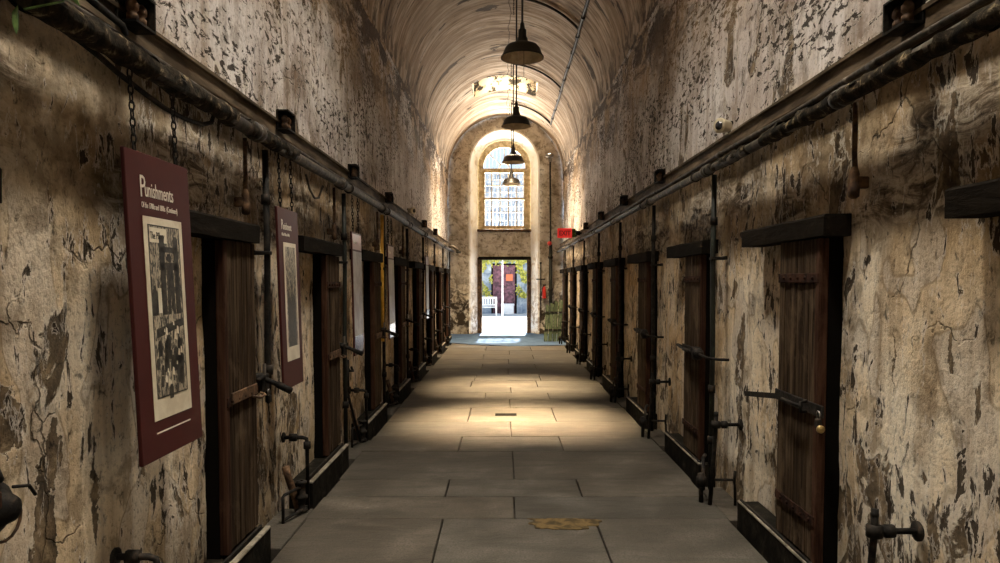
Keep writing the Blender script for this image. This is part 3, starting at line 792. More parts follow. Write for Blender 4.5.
for n in range(1, 8):
    drop_pipe(-1, 4.74 + P * n, .095, .0, .021, M['greenpipe'] if n == 1 else M['iron'], 'black vertical pipe past the %s left cell door, dropping to the floor valves' % nth(n), GL, 0, (2.2, 1.1, .5))
for n in range(0, 7):
    drop_pipe(1, 5.83 + P * n, .10, .0, .021, M['greenpipe'] if n == 0 else M['iron'], 'black vertical pipe beside the %s right cell door, dropping to the floor valves' % nth(n + 1), GR, 0, (2.25, .85, .42))
# short rusty stubs
def stub(side, y, v, z0, label):
    root = empty('rusty_stub_pipe', S(side, y, v, z0), label, 'pipe', 'rusty stub pipes below the long pipes'); o = root.location
    MB().tube([S(side, y, v, 2.65), S(side, y + .003, v, 2.4), S(side, y - .004, v - .005, z0 + .1)], .014, 8).build('pipe', M['rust'], root, o)
    b = MB(); lump_tube(b, side, v, 0, 0, .001, .01) if False else None
    b.lathe([(.014, z0), (.026, z0 + .01), (.028, z0 + .06), (.018, z0 + .09), (.026, z0 + .12), (.016, z0 + .16)], (S(side, y, v, 0)[0], y, 0), 'z', 10)
    b.box(S(side, y - .02, 0, z0 + .05), S(side, y + .02, v - .01, z0 + .11), .006); b.build('bracket', M['rust'], root, o)
stub(-1, 4.44, .07, 2.17, 'short rusty pipe ending above the nearest left door timber')
stub(1, 3.57, .07, 2.17, 'short rusty pipe ending above the nearest right cell door')
for n in range(1, 4): stub(-1, 4.44 + P * n, .07, 2.15, 'short rusty pipe above the %s left cell door' % nth(n))
# far left pipe, the sun on it painted as bright ochre
root = empty('sunlit_pipe', S(-1, 9.335, .09, .9), 'vertical pipe with sunlight painted on in bright ochre, beside the third left cell door', 'pipe', GL); o = root.location
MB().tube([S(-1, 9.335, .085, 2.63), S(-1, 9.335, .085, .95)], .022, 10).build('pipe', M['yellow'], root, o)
MB().box(S(-1, 9.318, 0, 1.9), S(-1, 9.352, .12, 1.94), .006).build('clip', M['iron'], root, o)

# ------------------------------------------------------------------ floor valves between the doors
def stand_right(y, label):
    s = 1; root = empty('standpipe_valve', S(s, y, .2, 0), label, 'valve pipe', 'valve pipes on the right floor edge'); o = root.location
    b = MB(); b.tube([S(s, y, .195, .74), S(s, y, .195, .64), S(s, y + .02, .205, .35), S(s, y + .03, .225, 0.0)], .016, 10); b.tube([S(s, y, .195, .64), S(s, y, 0, .64)], .014, 10); b.build('pipe', M['iron'], root, o)
    b = MB(); b.lathe([(.016, -.03), (.036, -.025), (.036, .025), (.016, .03)], S(s, y, .195, .64), 'z', 12); b.ball(S(s, y, .195, .715), .019, 8); b.lathe([(.014, -.025), (.03, -.02), (.03, .02), (.014, .025)], S(s, y, .13, .64), 'x', 10); b.build('valve_body', M['iron'], root, o)
    b = MB(); b.lathe([(.001, .0), (.045, .002), (.045, .014), (.02, .018)], S(s, y, .012, .64), 'x', 14); b.build('flange', M['iron'], root, o)
    b = MB(); b.tube([S(s, y + .10, .275, .0), S(s, y + .10, .275, .19)], .018, 10); b.lathe([(.018, .12), (.034, .13), (.040, .17), (.040, .20), (.030, .205), (.030, .225), (.012, .235), (.001, .235)], S(s, y + .10, .275, 0), 'z', 12); b.build('capped_post', M['iron'], root, o)
    b = MB(); b.tube([S(s, y + .03, .215, .20), S(s, y + .02, .05, .20), S(s, y + .02, .035, .16), S(s, y + .02, .03, 0)], .011, 8); b.tube([S(s, y + .02, .04, .18), S(s, y + .02, .035, .27)], .012, 8); b.build('branch_pipe', M['iron'], root, o)
    b = MB(); b.tube([S(s, y + .38, .165, .31), S(s, y + .32, .20, .30), S(s, y + .10, .26, .10)], .015, 8); b.build('feed_pipe', M['iron'], root, o)
    return root
def stand_left(y, label):
    s = -1; root = empty('standpipe_valve', S(s, y, .19, 0), label, 'valve pipe', 'valve pipes on the left floor edge'); o = root.location
    b = MB(); b.tube([S(s, y, .0, .56), S(s, y, .16, .56), S(s, y, .19, .55), S(s, y, .195, .52), S(s, y, .195, 0)], .015, 10); b.build('pipe', M['iron'], root, o)
    b = MB(); b.lathe([(.014, -.03), (.03, -.026), (.03, .026), (.014, .03)], S(s, y, .09, .56), 'x', 10); b.build('coupling', M['iron'], root, o); b = MB(); b.lathe([(.014, -.03), (.028, -.026), (.028, .026), (.014, .03)], S(s, y, .195, .50), 'z', 10); b.build('coupling', M['iron'], root, o); b = MB(); b.lathe([(.001, 0), (.04, .001), (.04, .012), (.015, .016)], S(s, y, .01, .56), 'x', 12); b.build('flange', M['iron'], root, o)
    b = MB(); b.tube([S(s, y - .10, .06, .36), S(s, y - .09, .075, .28), S(s, y - .06, .12, .10), S(s, y - .05, .14, .0)], .027, 12); b.build('slanted_pipe', M['rust'], root, o)
    b = MB(); b.lathe([(.018, .0), (.045, .01), (.045, .03), (.026, .04), (.03, .10), (.046, .11), (.046, .13), (.03, .14), (.028, .22), (.042, .225), (.042, .24), (.012, .245)], S(s, y - .06, .165, 0), 'z', 14); b.build('valve_body', M['iron'], root, o)
    b = MB(); b.tube([S(s, y - .30, .10, .0), S(s, y - .30, .10, .19), S(s, y - .28, .105, .20), S(s, y - .08, .16, .20)], .012, 8); b.tube([S(s, y - .30, .10, .02), S(s, y - .15, .16, .03), S(s, y, .19, .03)], .012, 8); b.build('branch_pipe', M['iron'], root, o)
    return root
r0 = stand_right(3.07, 'black valve pipe low on the wall at the bottom right corner')
for n in range(1, 8): dup(r0, P * n, 'black valve pipe standing just before the %s right cell door' % nth(n))
l0 = stand_left(2.98, 'black valve pipe just rising into the bottom left of the frame')
for n in range(1, 8): dup(l0, P * n, 'black valve pipe standing on the floor just past the %s left cell door' % nth(n - 1))
# hose loop and rod at the second left pier
root = empty('pull_rod', S(-1, 7.25, .12, .1), 'black rod and hook leaning at the wall past the second left door', 'rod'); o = root.location
b = MB(); b.tube([S(-1, 7.12, .1, .95), S(-1, 7.12, .1, .62)], .022, 8); b.tube([S(-1, 7.12, .1, .62), S(-1, 7.16, .12, .5), S(-1, 7.32, .19, .06)], .014, 8); b.build('rod', M['iron'], root, o)
b = MB(); b.tube([S(-1, 7.15, .06, .92), S(-1, 7.25, .10, .82), S(-1, 7.40, .10, .80), S(-1, 7.50, .06, .83)], .012, 8); b.build('hook', M['iron'], root, o)

# ------------------------------------------------------------------ latches and padlocks
def latch_right(y0, label, near):
    s = 1; root = empty('door_latch', S(s, y0, .11, 1.0), label, 'latch', 'iron latches across the right cell doors'); o = root.location
    z = 1.04 if near else 1.12
    b = MB()
    if near:
        b.add([S(s, y, v, zz) for y, zc in ((y0 + .50, z - .01), (y0 + 1.18, z - .10)) for v in (.085, .10) for zz in (zc - .018, zc + .018)], [(0, 1, 3, 2), (4, 6, 7, 5), (0, 2, 6, 4), (1, 5, 7, 3), (0, 4, 5, 1), (2, 3, 7, 6)])
    else:
        b.tube([S(s, y0 + .95, .02, z - .03), S(s, y0 + .80, .10, z), S(s, y0 + .55, .135, z), S(s, y0 + .2, .15, z), S(s, y0 - .12, .15, z + .0)], .014, 8)
    b.build('bar', M['iron'], root, o)
    b = MB(); b.box(S(s, y0 - (.10 if near else -.04), .108, z - .034), S(s, y0 + .565, .120, z + .034), .004); b.build('hasp', M['iron'], root, o)
    b = MB(); b.tube([S(s, y0 + .10, .12, z - .03), S(s, y0 + .08, .16, z - .025), S(s, y0 + .08, .165, z + .025), S(s, y0 + .10, .12, z + .03)], .010, 8)
    b.tube([S(s, y0 + .42, .12, z - .02), S(s, y0 + .36, .155, z), S(s, y0 + .2, .16, z), S(s, y0 + .10, .15, z)], .010, 8); b.build('staple', M['iron'], root, o)
    if not near:
        b = MB(); b.lathe([(.001, -.05), (.035, -.05), (.05, -.02), (.05, .03), (.03, .05), (.001, .052)], S(s, y0 - .10, .15, z), 'y', 10); b.box(S(s, y0 - .06, .10, z - .06), S(s, y0 + .04, .17, z + .05), .01); b.build('lock_box', M['iron'], root, o)
        b = MB(); b.tube([S(s, y0 - .15, .15, z), S(s, y0 - .40, .15, z - .005), S(s, y0 - .46, .08, z - .01), S(s, y0 - .48, .0, z - .01)], .012, 8); b.build('wall_rod', M['iron'], root, o)
    return root
latch_right(3.86, 'flat iron bar and hasp across the nearest right cell door', True)
pr = latch_right(3.86 + P, 'iron latch rod with lock box across the second right cell door', False)
for n in range(1, 6): dup(pr, P * n, 'iron latch rod with lock box across the %s right cell door' % nth(n + 1))
def padlock(side, y, v, z, label, disc):
    root = empty('padlock', S(side, y, v, z), label, 'padlock', 'padlocks on the latches'); o = root.location
    b = MB(); b.box(S(side, y - .026, v - .012, z - .05), S(side, y + .026, v + .012, z + .005), .008); b.build('body', M['iron'], root, o)
    b = MB(); b.tube([S(side, y - .017, v, z), S(side, y - .017, v, z + .03), S(side, y - .009, v, z + .042), S(side, y + .009, v, z + .042), S(side, y + .017, v, z + .03), S(side, y + .017, v, z)], .005, 8); b.build('shackle', M['steel'], root, o)
    if disc:
        b = MB(); b.lathe([(.001, -.006), (.022, -.005), (.022, .005), (.001, .006)], S(side, y - .03, v, z - .05), 'y', 14); b.build('keyhole_cover', M['brass'], root, o)
padlock(1, 3.79, .128, 1.00, 'padlock with round brass cover on the nearest right cell door', True)
padlock(-1, 4.64, .13, .99, 'small dark padlock hanging by the nearest left cell door', False)
def latch_left(y0, label, first):
    s = -1; root = empty('lever_latch', S(s, y0, .11, 1.08), label, 'latch', 'lever latches beside the left cell doors'); o = root.location
    b = MB(); b.box(S(s, y0 - .48, .108, 1.03), S(s, y0 - .06, .118, 1.10), .004); b.tube([S(s, y0 - .16, .12, 1.03), S(s, y0 - .14, .16, 1.02), S(s, y0 - .04, .16, 1.02), S(s, y0 - .02, .12, 1.03)], .009, 8); b.build('hasp', M['rust'], root, o)
    b = MB(); b.box(S(s, y0 + .02, .02, 1.02), S(s, y0 + .14, .13, 1.14), .012); b.tube([S(s, y0 - .06, .12, 1.12), S(s, y0 + .1, .12, 1.13)], .014, 8); b.build('lock_box', M['iron'], root, o)
    b = MB(); b.tube([S(s, y0 + .07, .10, 1.115), S(s, y0 + .03, .22, 1.075)], .017, 10); b.tube([S(s, y0 + .03, .22, 1.075), S(s, y0 + .0, .31, 1.04)], .023, 10); b.build('lever', M['iron'], root, o)
    b = MB(); b.box(S(s, y0 + .04, .115, 1.12), S(s, y0 + .07, .13, 1.21), .003); b.build('tab', M['steel'], root, o)
    return root
lp = latch_left(4.53, 'iron latch with a long lever at the second hanging sign', True)
for n in range(1, 7): dup(lp, P * n, 'iron latch with a lever past the %s left cell door' % nth(n))
root = empty('wall_valve', S(-1, 2.24, .1, 1.0), 'black round valve with bent wire cut by the left edge', 'valve'); o = root.location
b = MB(); b.lathe([(.02, -.0), (.07, .005), (.085, .03), (.085, .06), (.06, .08), (.04, .12), (.02, .13), (.001, .131)], S(-1, 2.22, .0, 1.02), 'x', 18); b.build('body', M['iron'], root, o)
b = MB(); b.tube([S(-1, 2.22, .07, 1.02 + .09 * 1), S(-1, 2.2, .07, 1.15)], .02, 10); b.tube([S(-1, 2.26, .09, 1.08), S(-1, 2.31, .11, 1.07), S(-1, 2.34, .11, 1.03)], .006, 6); b.build('bent_wire', M['iron'], root, o)
b = MB(); b.tube([S(-1, 2.22 + .075 * math.cos(t), .09, .99 + .075 * math.sin(t)) for t in [2 * PI * k / 16 for k in range(16)]], .005, 6, close=True); b.build('rim', M['rust'], root, o)

# ------------------------------------------------------------------ boxes on the ledges
def jbox(side, y, label):
    root = empty('insulator_box', S(side, y, .06, 2.85), label, 'box', 'open black boxes on the ledges'); o = root.location
    b = MB(); s = side; h = .085; z0, z1 = 2.845, 2.985
    b.box(S(s, y + h - .01, .06, z0), S(s, y + h, .15, z1)); b.box(S(s, y - h, .06, z0), S(s, y + h, .07, z1)); b.box(S(s, y - h, .06, z1 - .01), S(s, y + h, .15, z1)); b.box(S(s, y - h, .06, z0), S(s, y + h, .15, z0 + .01))
    b.build('case', M['iron'], root, o)
    for k in (-.04, .03):
        MB().lathe([(.014, z0 + .012), (.024, z0 + .02), (.024, z0 + .045), (.016, z0 + .055), (.026, z0 + .065), (.026, z0 + .09), (.012, z0 + .11), (.001, z0 + .111)], (S(s, y, .11, 0)[0], y + k, 0), 'z', 10).build('insulator', M['rust'], root, o)
    return root
bl = jbox(-1, 3.08, 'black box at the top edge above the first hanging sign')
for i, (y, d) in enumerate([(5.17, 'above the second hanging sign'), (7.5, 'above the third hanging sign'), (9.82, 'above the fourth hanging sign'), (14.2, 'fifth along the left wall'), (16.5, 'sixth along the left wall')]): dup(bl, y - 3.08, 'small black open box on the left ledge, ' + d)
br = jbox(1, 3.10, 'open black box with insulators at the upper right corner')
for i, (y, d) in enumerate([(7.84, 'second'), (10.16, 'third'), (12.5, 'fourth'), (14.8, 'fifth'), (17.1, 'sixth')]): dup(br, y - 3.10, 'small black open box on the right ledge, %s from the front' % d)
def spot(side, y, label):
    root = empty('floodlight', S(side, y, .12, 2.93), label, 'floodlight', 'small floodlights on the ledges'); o = root.location
    b = MB(); b.tube([S(side, y + .06, .03, 2.93), S(side, y + .06, .03, 3.02), S(side, y + .05, .06, 3.0)], .012, 8); b.box(S(side, y + .02, .01, 3.0), S(side, y + .10, .05, 3.03), .005); b.build('bracket', M['iron'], root, o)
    sd = Vector((-side * 1.3, -.9, -.1)).normalized(); c = Vector(S(side, y, .10, 2.985))
    b = MB(); b.tube([c - sd * .075, c - sd * .06, c + sd * .01, c + sd * .045, c + sd * .05], [.015, .045, .055, .060, .052], 16); b.build('housing', M['housing'], root, o)
    b = MB(); b.tube([c + sd * .046, c + sd * .054], .034, 16); b.build('lens', M['lens'], root, o)
spot(1, 5.62, 'cream round floodlight standing on the right ledge')
spot(-1, 12.3, 'pale floodlight far along the left ledge')

# ------------------------------------------------------------------ hanging signs
def text_mesh(b, s, size, u, z, x, sx=1.0, align='LEFT', ext=.0008):
    cu = bpy.data.curves.new('t', 'FONT'); cu.body = s; cu.size = size; cu.extrude = ext; cu.align_x = align; cu.resolution_u = 2
    ob = bpy.data.objects.new('t', cu); COL.objects.link(ob)
    dg = bpy.context.evaluated_depsgraph_get(); dg.update()
    me = bpy.data.meshes.new_from_object(ob.evaluated_get(dg))
    vs = [(x + v.co.z, u + v.co.x * sx, z + v.co.y) for v in me.vertices]; fs = [tuple(p.vertices) for p in me.polygons]
    b.add(vs, fs); bpy.data.objects.remove(ob); bpy.data.curves.remove(cu); bpy.data.meshes.remove(me)
def sign(y, w, h, ztop, label, style, tilt):
    root = empty('hanging_sign', (-W + .142, y, ztop), label, 'sign', 'signs hanging on chains along the left wall', rot=(0, -tilt, 0))
    t = .009
    b = MB(); b.box((-t, 0, -h), (t, w, 0), .003); bd = b.build('board', M['maroon'], root)
    if style == 'pillory':
        b = MB(); text_mesh(b, 'P', .135, .105, -.19, t + .0006, .75); text_mesh(b, 'unishments', .092, .146, -.185, t + .0006, .62); b.build('title_text', M['text'], bd)
        b = MB(); text_mesh(b, 'Of the 1700s and 1800s  (Continued)', .036, .112, -.235, t + .0006, .60); b.build('subtitle_text', M['text'], bd)
        b = MB(); u0, u1, z0, z1 = .115, .47, -1.155, -.27
        b.box((t, u0, z0), (t + .002, u1, z1)); b.build('print_sheet', M['cream'], bd)
        x = t + .002
        b = MB(); b.box((x, u0 + .035, z0 + .095), (x + .0006, u1 - .035, z1 - .035)); b.build('print_field', M['inkgrey'], bd)
        b = MB(); b.box((x + .0006, u0 + .045, z1 - .11), (x + .0009, u0 + .20, z1 - .045)); b.build('print_caption_ground', M['cream'], bd)
        b = MB(); text_mesh(b, 'The Pillory', .046, u0 + .05, z1 - .095, x + .0012, .62); b.build('print_caption_text', M['ink'], bd)
        b = MB(); e = x + .0012
        def pl(poly): b.prism(poly, x, e, 'x')
        pl([(u0 + .035, z0 + .092), (u1 - .035, z0 + .092), (u1 - .035, z0 + .098), (u0 + .035, z0 + .098)])
        pl([(u0 + .033, z0 + .095), (u0 + .038, z0 + .095), (u0 + .038, z1 - .035), (u0 + .033, z1 - .035)]); pl([(u1 - .038, z0 + .095), (u1 - .033, z0 + .095), (u1 - .033, z1 - .035), (u1 - .038, z1 - .035)])
        pl([(u0 + .033, z1 - .038), (u1 - .033, z1 - .038), (u1 - .033, z1 - .033), (u0 + .033, z1 - .033)])
        for pu in (.125, .255):
            pl([(u0 + pu, -.70), (u0 + pu + .045, -.70), (u0 + pu + .045, -.36), (u0 + pu + .035, -.345), (u0 + pu + .01, -.345), (u0 + pu, -.36)])
        pl([(u0 + .12, -.50), (u0 + .30, -.50), (u0 + .30, -.465), (u0 + .12, -.465)]); pl([(u0 + .12, -.42), (u0 + .30, -.42), (u0 + .30, -.395), (u0 + .12, -.395)])
        pl([(u0 + .19, -.46), (u0 + .225, -.465), (u0 + .235, -.44), (u0 + .215, -.425), (u0 + .19, -.43)])
        pl([(u0 + .185, -.50), (u0 + .24, -.50), (u0 + .25, -.70), (u0 + .225, -.70), (u0 + .21, -.58), (u0 + .20, -.70), (u0 + .175, -.70)])
        pl([(u0 + .06, -.76), (u1 - .04, -.72), (u1 - .04, -.755), (u0 + .06, -.80)])
        for k in range(26):
            cu = u0 + .05 + R.random() * .25; cz = -1.04 + R.random() * .25; q = R.uniform(.010, .022)
            pl([(cu - q, cz - q * 3), (cu + q, cz - q * 3), (cu + q * 1.2, cz), (cu + q * .5, cz + q), (cu - q * .5, cz + q), (cu - q * 1.1, cz)])
        pl([(u0 + .04, -.70), (u0 + .085, -.70), (u0 + .085, -.60), (u0 + .062, -.565), (u0 + .04, -.60)])
        b.build('print_figures', M['ink'], bd)
        b = MB(); f = e + .0004
        for k in range(16):
            cu = u0 + .06 + R.random() * .23; cz = -1.03 + R.random() * .30; q = R.uniform(.004, .012)
            b.prism([(cu - q, cz), (cu + q, cz - q * .5), (cu + q * .7, cz + q * 2.4), (cu - q * .4, cz + q * 3)], x, f, 'x')
        b.prism([(u0 + .09, -.69), (u0 + .12, -.69), (u0 + .12, -.58), (u0 + .09, -.58)], x, f, 'x'); b.build('print_highlights', M['cream'], bd)
        b = MB(); b.box((t, .13, -1.212), (t + .001, .45, -1.206)); b.build('credit_line', M['text'], bd)
    elif style == 'scene':
        b = MB(); text_mesh(b, 'P', .10, .07, -.15, t + .0006, .8); text_mesh(b, 'unishment', .072, .104, -.15, t + .0006, .66); b.build('title_text', M['text'], bd)
        b = MB(); text_mesh(b, 'Of the 1700s and 1800s', .030, .075, -.195, t + .0006, .62); b.build('subtitle_text', M['text'], bd)
        u0, u1, z0, z1 = .10, w - .08, -1.08, -.24
        b = MB(); b.box((t, u0, z0), (t + .002, u1, z1)); b.build('print_sheet', M['cream'], bd)
        x = t + .002; b = MB(); b.box((x, u0 + .03, z0 + .10), (x + .0006, u1 - .03, z1 - .03)); b.build('print_field', M['inkgrey'], bd)
        b = MB(); e = x + .0012
        for k in range(9):
            cu = u0 + .05 + .02 * k; b.prism([(cu, z0 + .10), (cu + .018, z0 + .10), (cu + .024, -.75 + .05 * (k % 3)), (cu + .012, -.45 - .05 * (k % 4)), (cu, -.7)], x, e, 'x')
        b.build('print_figures', M['ink'], bd)
    else:
        u0, u1, z0, z1 = .06, w - .06, -h + .20, -.20
        b = MB(); b.box((t, .02, -.18), (t + .001, w - .02, -.02)); b.build('header', M['mauve'], bd)
        b = MB(); text_mesh(b, 'Punishment', .05, .06, -.12, t + .0016, .7); b.build('title_text', M['text'], bd)
        b = MB(); b.box((t, .02, z0), (t + .002, w - .02, z1)); b.build('print_sheet', M['paleprint'], bd)
        b = MB(); b.box((t, .02, -h + .02), (t + .001, w - .02, z0)); b.build('footer', M['blueprint'], bd)
    for u in (.10, w - .10):
        b = MB(); n = int((2.62 - ztop) / .034) + 1
        for k in range(n):
            zc = .016 + .034 * k; fl = k % 2
            b.tube([((.010 * math.cos(q) if fl else 0), u + (0 if fl else .010 * math.cos(q)), zc + .023 * math.sin(q)) for q in [2 * PI * j / 10 for j in range(10)]], .0038, 5, close=True)
        b.build('chain', M['iron'], root)
    return root
M['mauve'] = mat_flat('mauve_header', (.30, .16, .15), .3, 0, .5)
sign(2.87, .575, 1.32, 2.30, 'tall maroon sign titled Punishments with a pillory engraving, nearest on chains', 'pillory', math.radians(2.2))
sign(4.80, .47, 1.27, 2.265, 'second hanging sign, maroon with a wooded engraving, beyond the first left door', 'scene', math.radians(1.5))
sign(7.16, .47, 1.28, 2.262, 'third hanging sign with pale glare and a violet foot', 'plain', math.radians(1.0))
sign(9.38, .50, 1.28, 2.25, 'fourth hanging sign, a narrow pale strip down the left wall', 'plain', math.radians(1.0))
sign(14.0, .50, 1.28, 2.27, 'fifth and farthest hanging sign, near the left end of the corridor', 'plain', math.radians(.5))

# ------------------------------------------------------------------ pendant lamps and their conduit
def lamp(y, label, cord):
    X = .165; zr = 4.57; za = ZS + math.sqrt(W * W - X * X)
    root = empty('pendant_lamp', (X, y, za), label, 'lamp', 'pendant lamps down the middle of the vault'); o = root.location
    MB().tube([(X, y, za + .01), (X, y, zr + .38)], .014, 8).build('rod', M['enamel'], root, o)
    b = MB(); b.lathe([(.014, zr + .44), (.026, zr + .42), (.032, zr + .35), (.052, zr + .34), (.052, zr + .25), (.066, zr + .24), (.070, zr + .20), (.088, zr + .185), (.10, zr + .16)], (X, y, 0)); b.build('neck', M['enamel'], root, o)
    b = MB(); b.lathe([(.08, zr + .172), (.14, zr + .164), (.192, zr + .142), (.224, zr + .105), (.238, zr + .06), (.250, zr + .03), (.272, zr + .002), (.272, zr - .008)], (X, y, 0), 'z', 32); sh = b.build('shade', M['enamel'], root, o)
    b = MB(); b.lathe([(.268, zr - .008), (.266, zr + .002), (.244, zr + .028), (.231, zr + .06), (.216, zr + .10), (.186, zr + .135), (.13, zr + .155), (.001, zr + .158)], (X, y, 0), 'z', 32); b.build('reflector', M['enamelin'], sh, o)
    b = MB(); b.lathe([(.02, zr + .155), (.03, zr + .14), (.03, zr + .09), (.02, zr + .08), (.001, zr + .08)], (X, y, 0)); b.build('socket', M['brass'], sh, o)
    if cord: MB().tube([(X + .02, y, zr + .1), (X + .02, y, zr - .24)], .004, 6).build('pull_cord', M['enamel'], root, o)
    b = MB()
    for k in range(int(.35 / .04)):
        zc = za - .03 - .04 * k; b.tube([(X - .05 + (.010 * math.cos(q) if k % 2 else 0), y + (0 if k % 2 else .010 * math.cos(q)), zc + .026 * math.sin(q)) for q in [2 * PI * j / 8 for j in range(8)]], .005, 5, close=True)
    b.build('chain', M['iron'], root, o)
for y, lb, c in ((8.95, 'large dark pendant lamp, nearest of the four', True), (12.85, 'second pendant lamp, hanging before the top of the end wall', False), (16.7, 'third pendant lamp, hanging before the fan of the arched window', False), (20.4, 'smallest pendant lamp, hanging before the arched window panes', False)): lamp(y, lb, c)
root = empty('ceiling_conduit', (1.28, 8, 6.3), 'conduit with curved branches along the right side of the vault', 'conduit'); o = root.location
rc = W - .03; a0 = math.acos(1.30 / rc)
pc = lambda a, y: (rc * math.cos(a), y, ZS + rc * math.sin(a))
MB().tube([pc(a0 + .006 * math.sin(y * 1.7), y) for y in [-2 + .5 * i for i in range(45)]] + [pc(a0, 20.45)], .028, 8).build('pipe', M['conduit'], root, o)
for k in range(24): MB().lathe([(.028, -.04), (.042, -.036), (.042, .036), (.028, .04)], pc(a0, -1.7 + .93 * k), 'y', 8).build('coupling', M['conduit'], root, o)
for y in (8.95, 12.85, 16.7, 20.4):
    a1 = math.acos(.165 / rc)
    MB().tube([pc(a0 + (a1 - a0) * i / 14, y) for i in range(15)], .024, 8).build('branch', M['conduit'], root, o)

# ------------------------------------------------------------------ things at the far end
def ZE(px, py, Y=21.9): return ((px - 503) * Y / 700 + CAM.x, CAM.z + (281.5 - py) * Y / 700)
M['exitred'] = mat_flat('exit_red', (.75, .03, .03), .4, 0, .4, (1, .05, .04), .25)
root = empty('exit_sign', (1.36, 16.0, 2.75), 'red exit sign sticking out from the right wall near the far end', 'sign'); o = root.location
b = MB(); b.box((1.16, 15.96, 2.74), (1.49, 16.04, 2.96), .008); b.build('case', M['exitred'], root, o)
b = MB()
cu = bpy.data.curves.new('t', 'FONT'); cu.body = 'EXIT'; cu.size = .15; cu.extrude = .001; cu.align_x = 'CENTER'; cu.offset = .003
ob = bpy.data.objects.new('t', cu); COL.objects.link(ob); dg = bpy.context.evaluated_depsgraph_get(); dg.update()
me = bpy.data.meshes.new_from_object(ob.evaluated_get(dg)); b.add([(1.325 + v.co.x * .85, 15.958 - v.co.z, 2.797 + v.co.y) for v in me.vertices], [tuple(p.vertices) for p in me.polygons]); bpy.data.objects.remove(ob)
b.build('lettering', mat_flat('exit_letter_red', (.20, .015, .012), .4), root, o)
b = MB(); b.box((1.49, 15.95, 2.75), (1.57, 16.05, 2.95), .01); b.build('end_cap', M['leaf'], root, o)
b = MB(); b.tube([(1.57, 16, 2.85), (1.78, 16, 2.85)], .02, 8); b.box((1.6, 15.97, 2.80), (1.68, 16.03, 2.9), .008); b.build('arm', M['iron'], root, o)
root = empty('riser_pipe', (1.40, 21.75, .02), 'dark riser pipe up the end wall right of the doorway', 'pipe'); o = root.location
b = MB(); b.tube([(1.40, 21.8, .05), (1.40, 21.8, 2.9)], .055, 10); b.tube([(1.40, 21.8, 2.9), (1.38, 21.85, 5.5)], .026, 8); b.build('pipe', M['greenpipe'], root, o)
b = MB(); b.box((1.33, 21.78, 5.45), (1.43, 21.9, 5.55), .01); b.lathe([(.05, 5.55), (.13, 5.60), (.13, 5.66), (.03, 5.70), (.001, 5.70)], (1.36, 21.8, 0)); b.build('cap', M['steel'], root, o)
b = MB(); b.ball((1.36, 21.72, 2.93), .07); b.build('hydrant_valve', M['red'], root, o)
for z in (.5, 1.5, 2.5): MB().lathe([(.055, -.04), (.075, -.036), (.075, .036), (.055, .04)], (1.40, 21.8, z), 'z', 10).build('collar', M['iron'], root, o)
root = empty('fire_extinguisher', (1.22, 21.82, 1.2), 'red fire extinguisher hung on the end wall by the riser pipe', 'fire extinguisher'); o = root.location
b = MB(); b.lathe([(.001, 1.22), (.055, 1.22), (.062, 1.24), (.062, 1.48), (.05, 1.55), (.025, 1.59), (.025, 1.62)], (1.20, 21.8, 0)); b.build('cylinder', M['red'], root, o)
b = MB(); b.box((1.16, 21.77, 1.62), (1.26, 21.83, 1.66), .006); b.tube([(1.20, 21.78, 1.63), (1.14, 21.76, 1.55), (1.13, 21.76, 1.3)], .012, 8); b.build('hose_and_handle', M['iron'], root, o)
MB().box((1.18, 21.855, 1.25), (1.23, 22.0, 1.55)).build('bracket', M['iron'], root, o)
root = empty('tee_rod', (1.10, 21.9, 1.0), 'thin rod with a cross handle hanging on the end wall', 'rod'); o = root.location
MB().tube([(1.10, 21.88, .98), (1.10, 21.88, 2.35)], .016, 8).build('shaft', M['iron'], root, o)
MB().tube([(.96, 21.87, 1.82), (1.24, 21.87, 1.82)], .02, 8).build('cross_handle', M['iron'], root, o)
MB().box((1.07, 21.86, 2.3), (1.13, 22.0, 2.36), .006).build('hook', M['iron'], root, o)
# green folded barriers leaning at the right wall
for k in range(4):
    x = 1.16 + .125 * k
    root = empty('folded_barrier', (x, 20.1, .02), 'green folded slatted barrier, %s of four leaning by the right wall end' % ('leftmost', 'second from left', 'third from left', 'rightmost')[k], 'barrier', 'green folded barriers leaning at the far right'); o = root.location
    for j in range(2):
        b = MB(); xx = x + .054 * j; h = 1.08 + .05 * k - .03 * j
        b.add([(xx + dx + lean, yy, z) for z, lean, yb in ((.02, -.05, 19.95), (h, .03, 20.12)) for dx in (-.024, .024) for yy in (yb, yb + .035)], [(0, 1, 3, 2), (4, 6, 7, 5), (0, 2, 6, 4), (1, 5, 7, 3), (0, 4, 5, 1), (2, 3, 7, 6)]); b.build('slat', M['greenwood'], root, o)
    b = MB(); b.box((x - .05, 19.985, .35), (x + .05, 20.005, .39)); b.build('crosspiece', M['iron'], root, o)
    b = MB(); b.box((x - .01, 20.06, .85), (x + .08, 20.075, .89)); b.build('crosspiece', M['iron'], root, o)
# left end: pipe ends poking out
root = empty('bent_outlet_pipe', (-1.5, 19.6, 2.7), 'bent pipe outlet jutting from the left pipes at the far end', 'pipe'); o = root.location
b = MB(); b.tube([S(-1, 19.3, .20, 2.71), S(-1, 19.3, .3, 2.72), S(-1, 19.3, .40, 2.66), S(-1, 19.3, .46, 2.58)], .04, 10); b.build('pipe', M['pipe'], root, o)
b = MB(); b.lathe([(.03, -.03), (.07, -.02), (.07, .02), (.03, .03)], S(-1, 19.3, .47, 2.56), 'z', 10); b.build('rim', M['iron'], root, o)
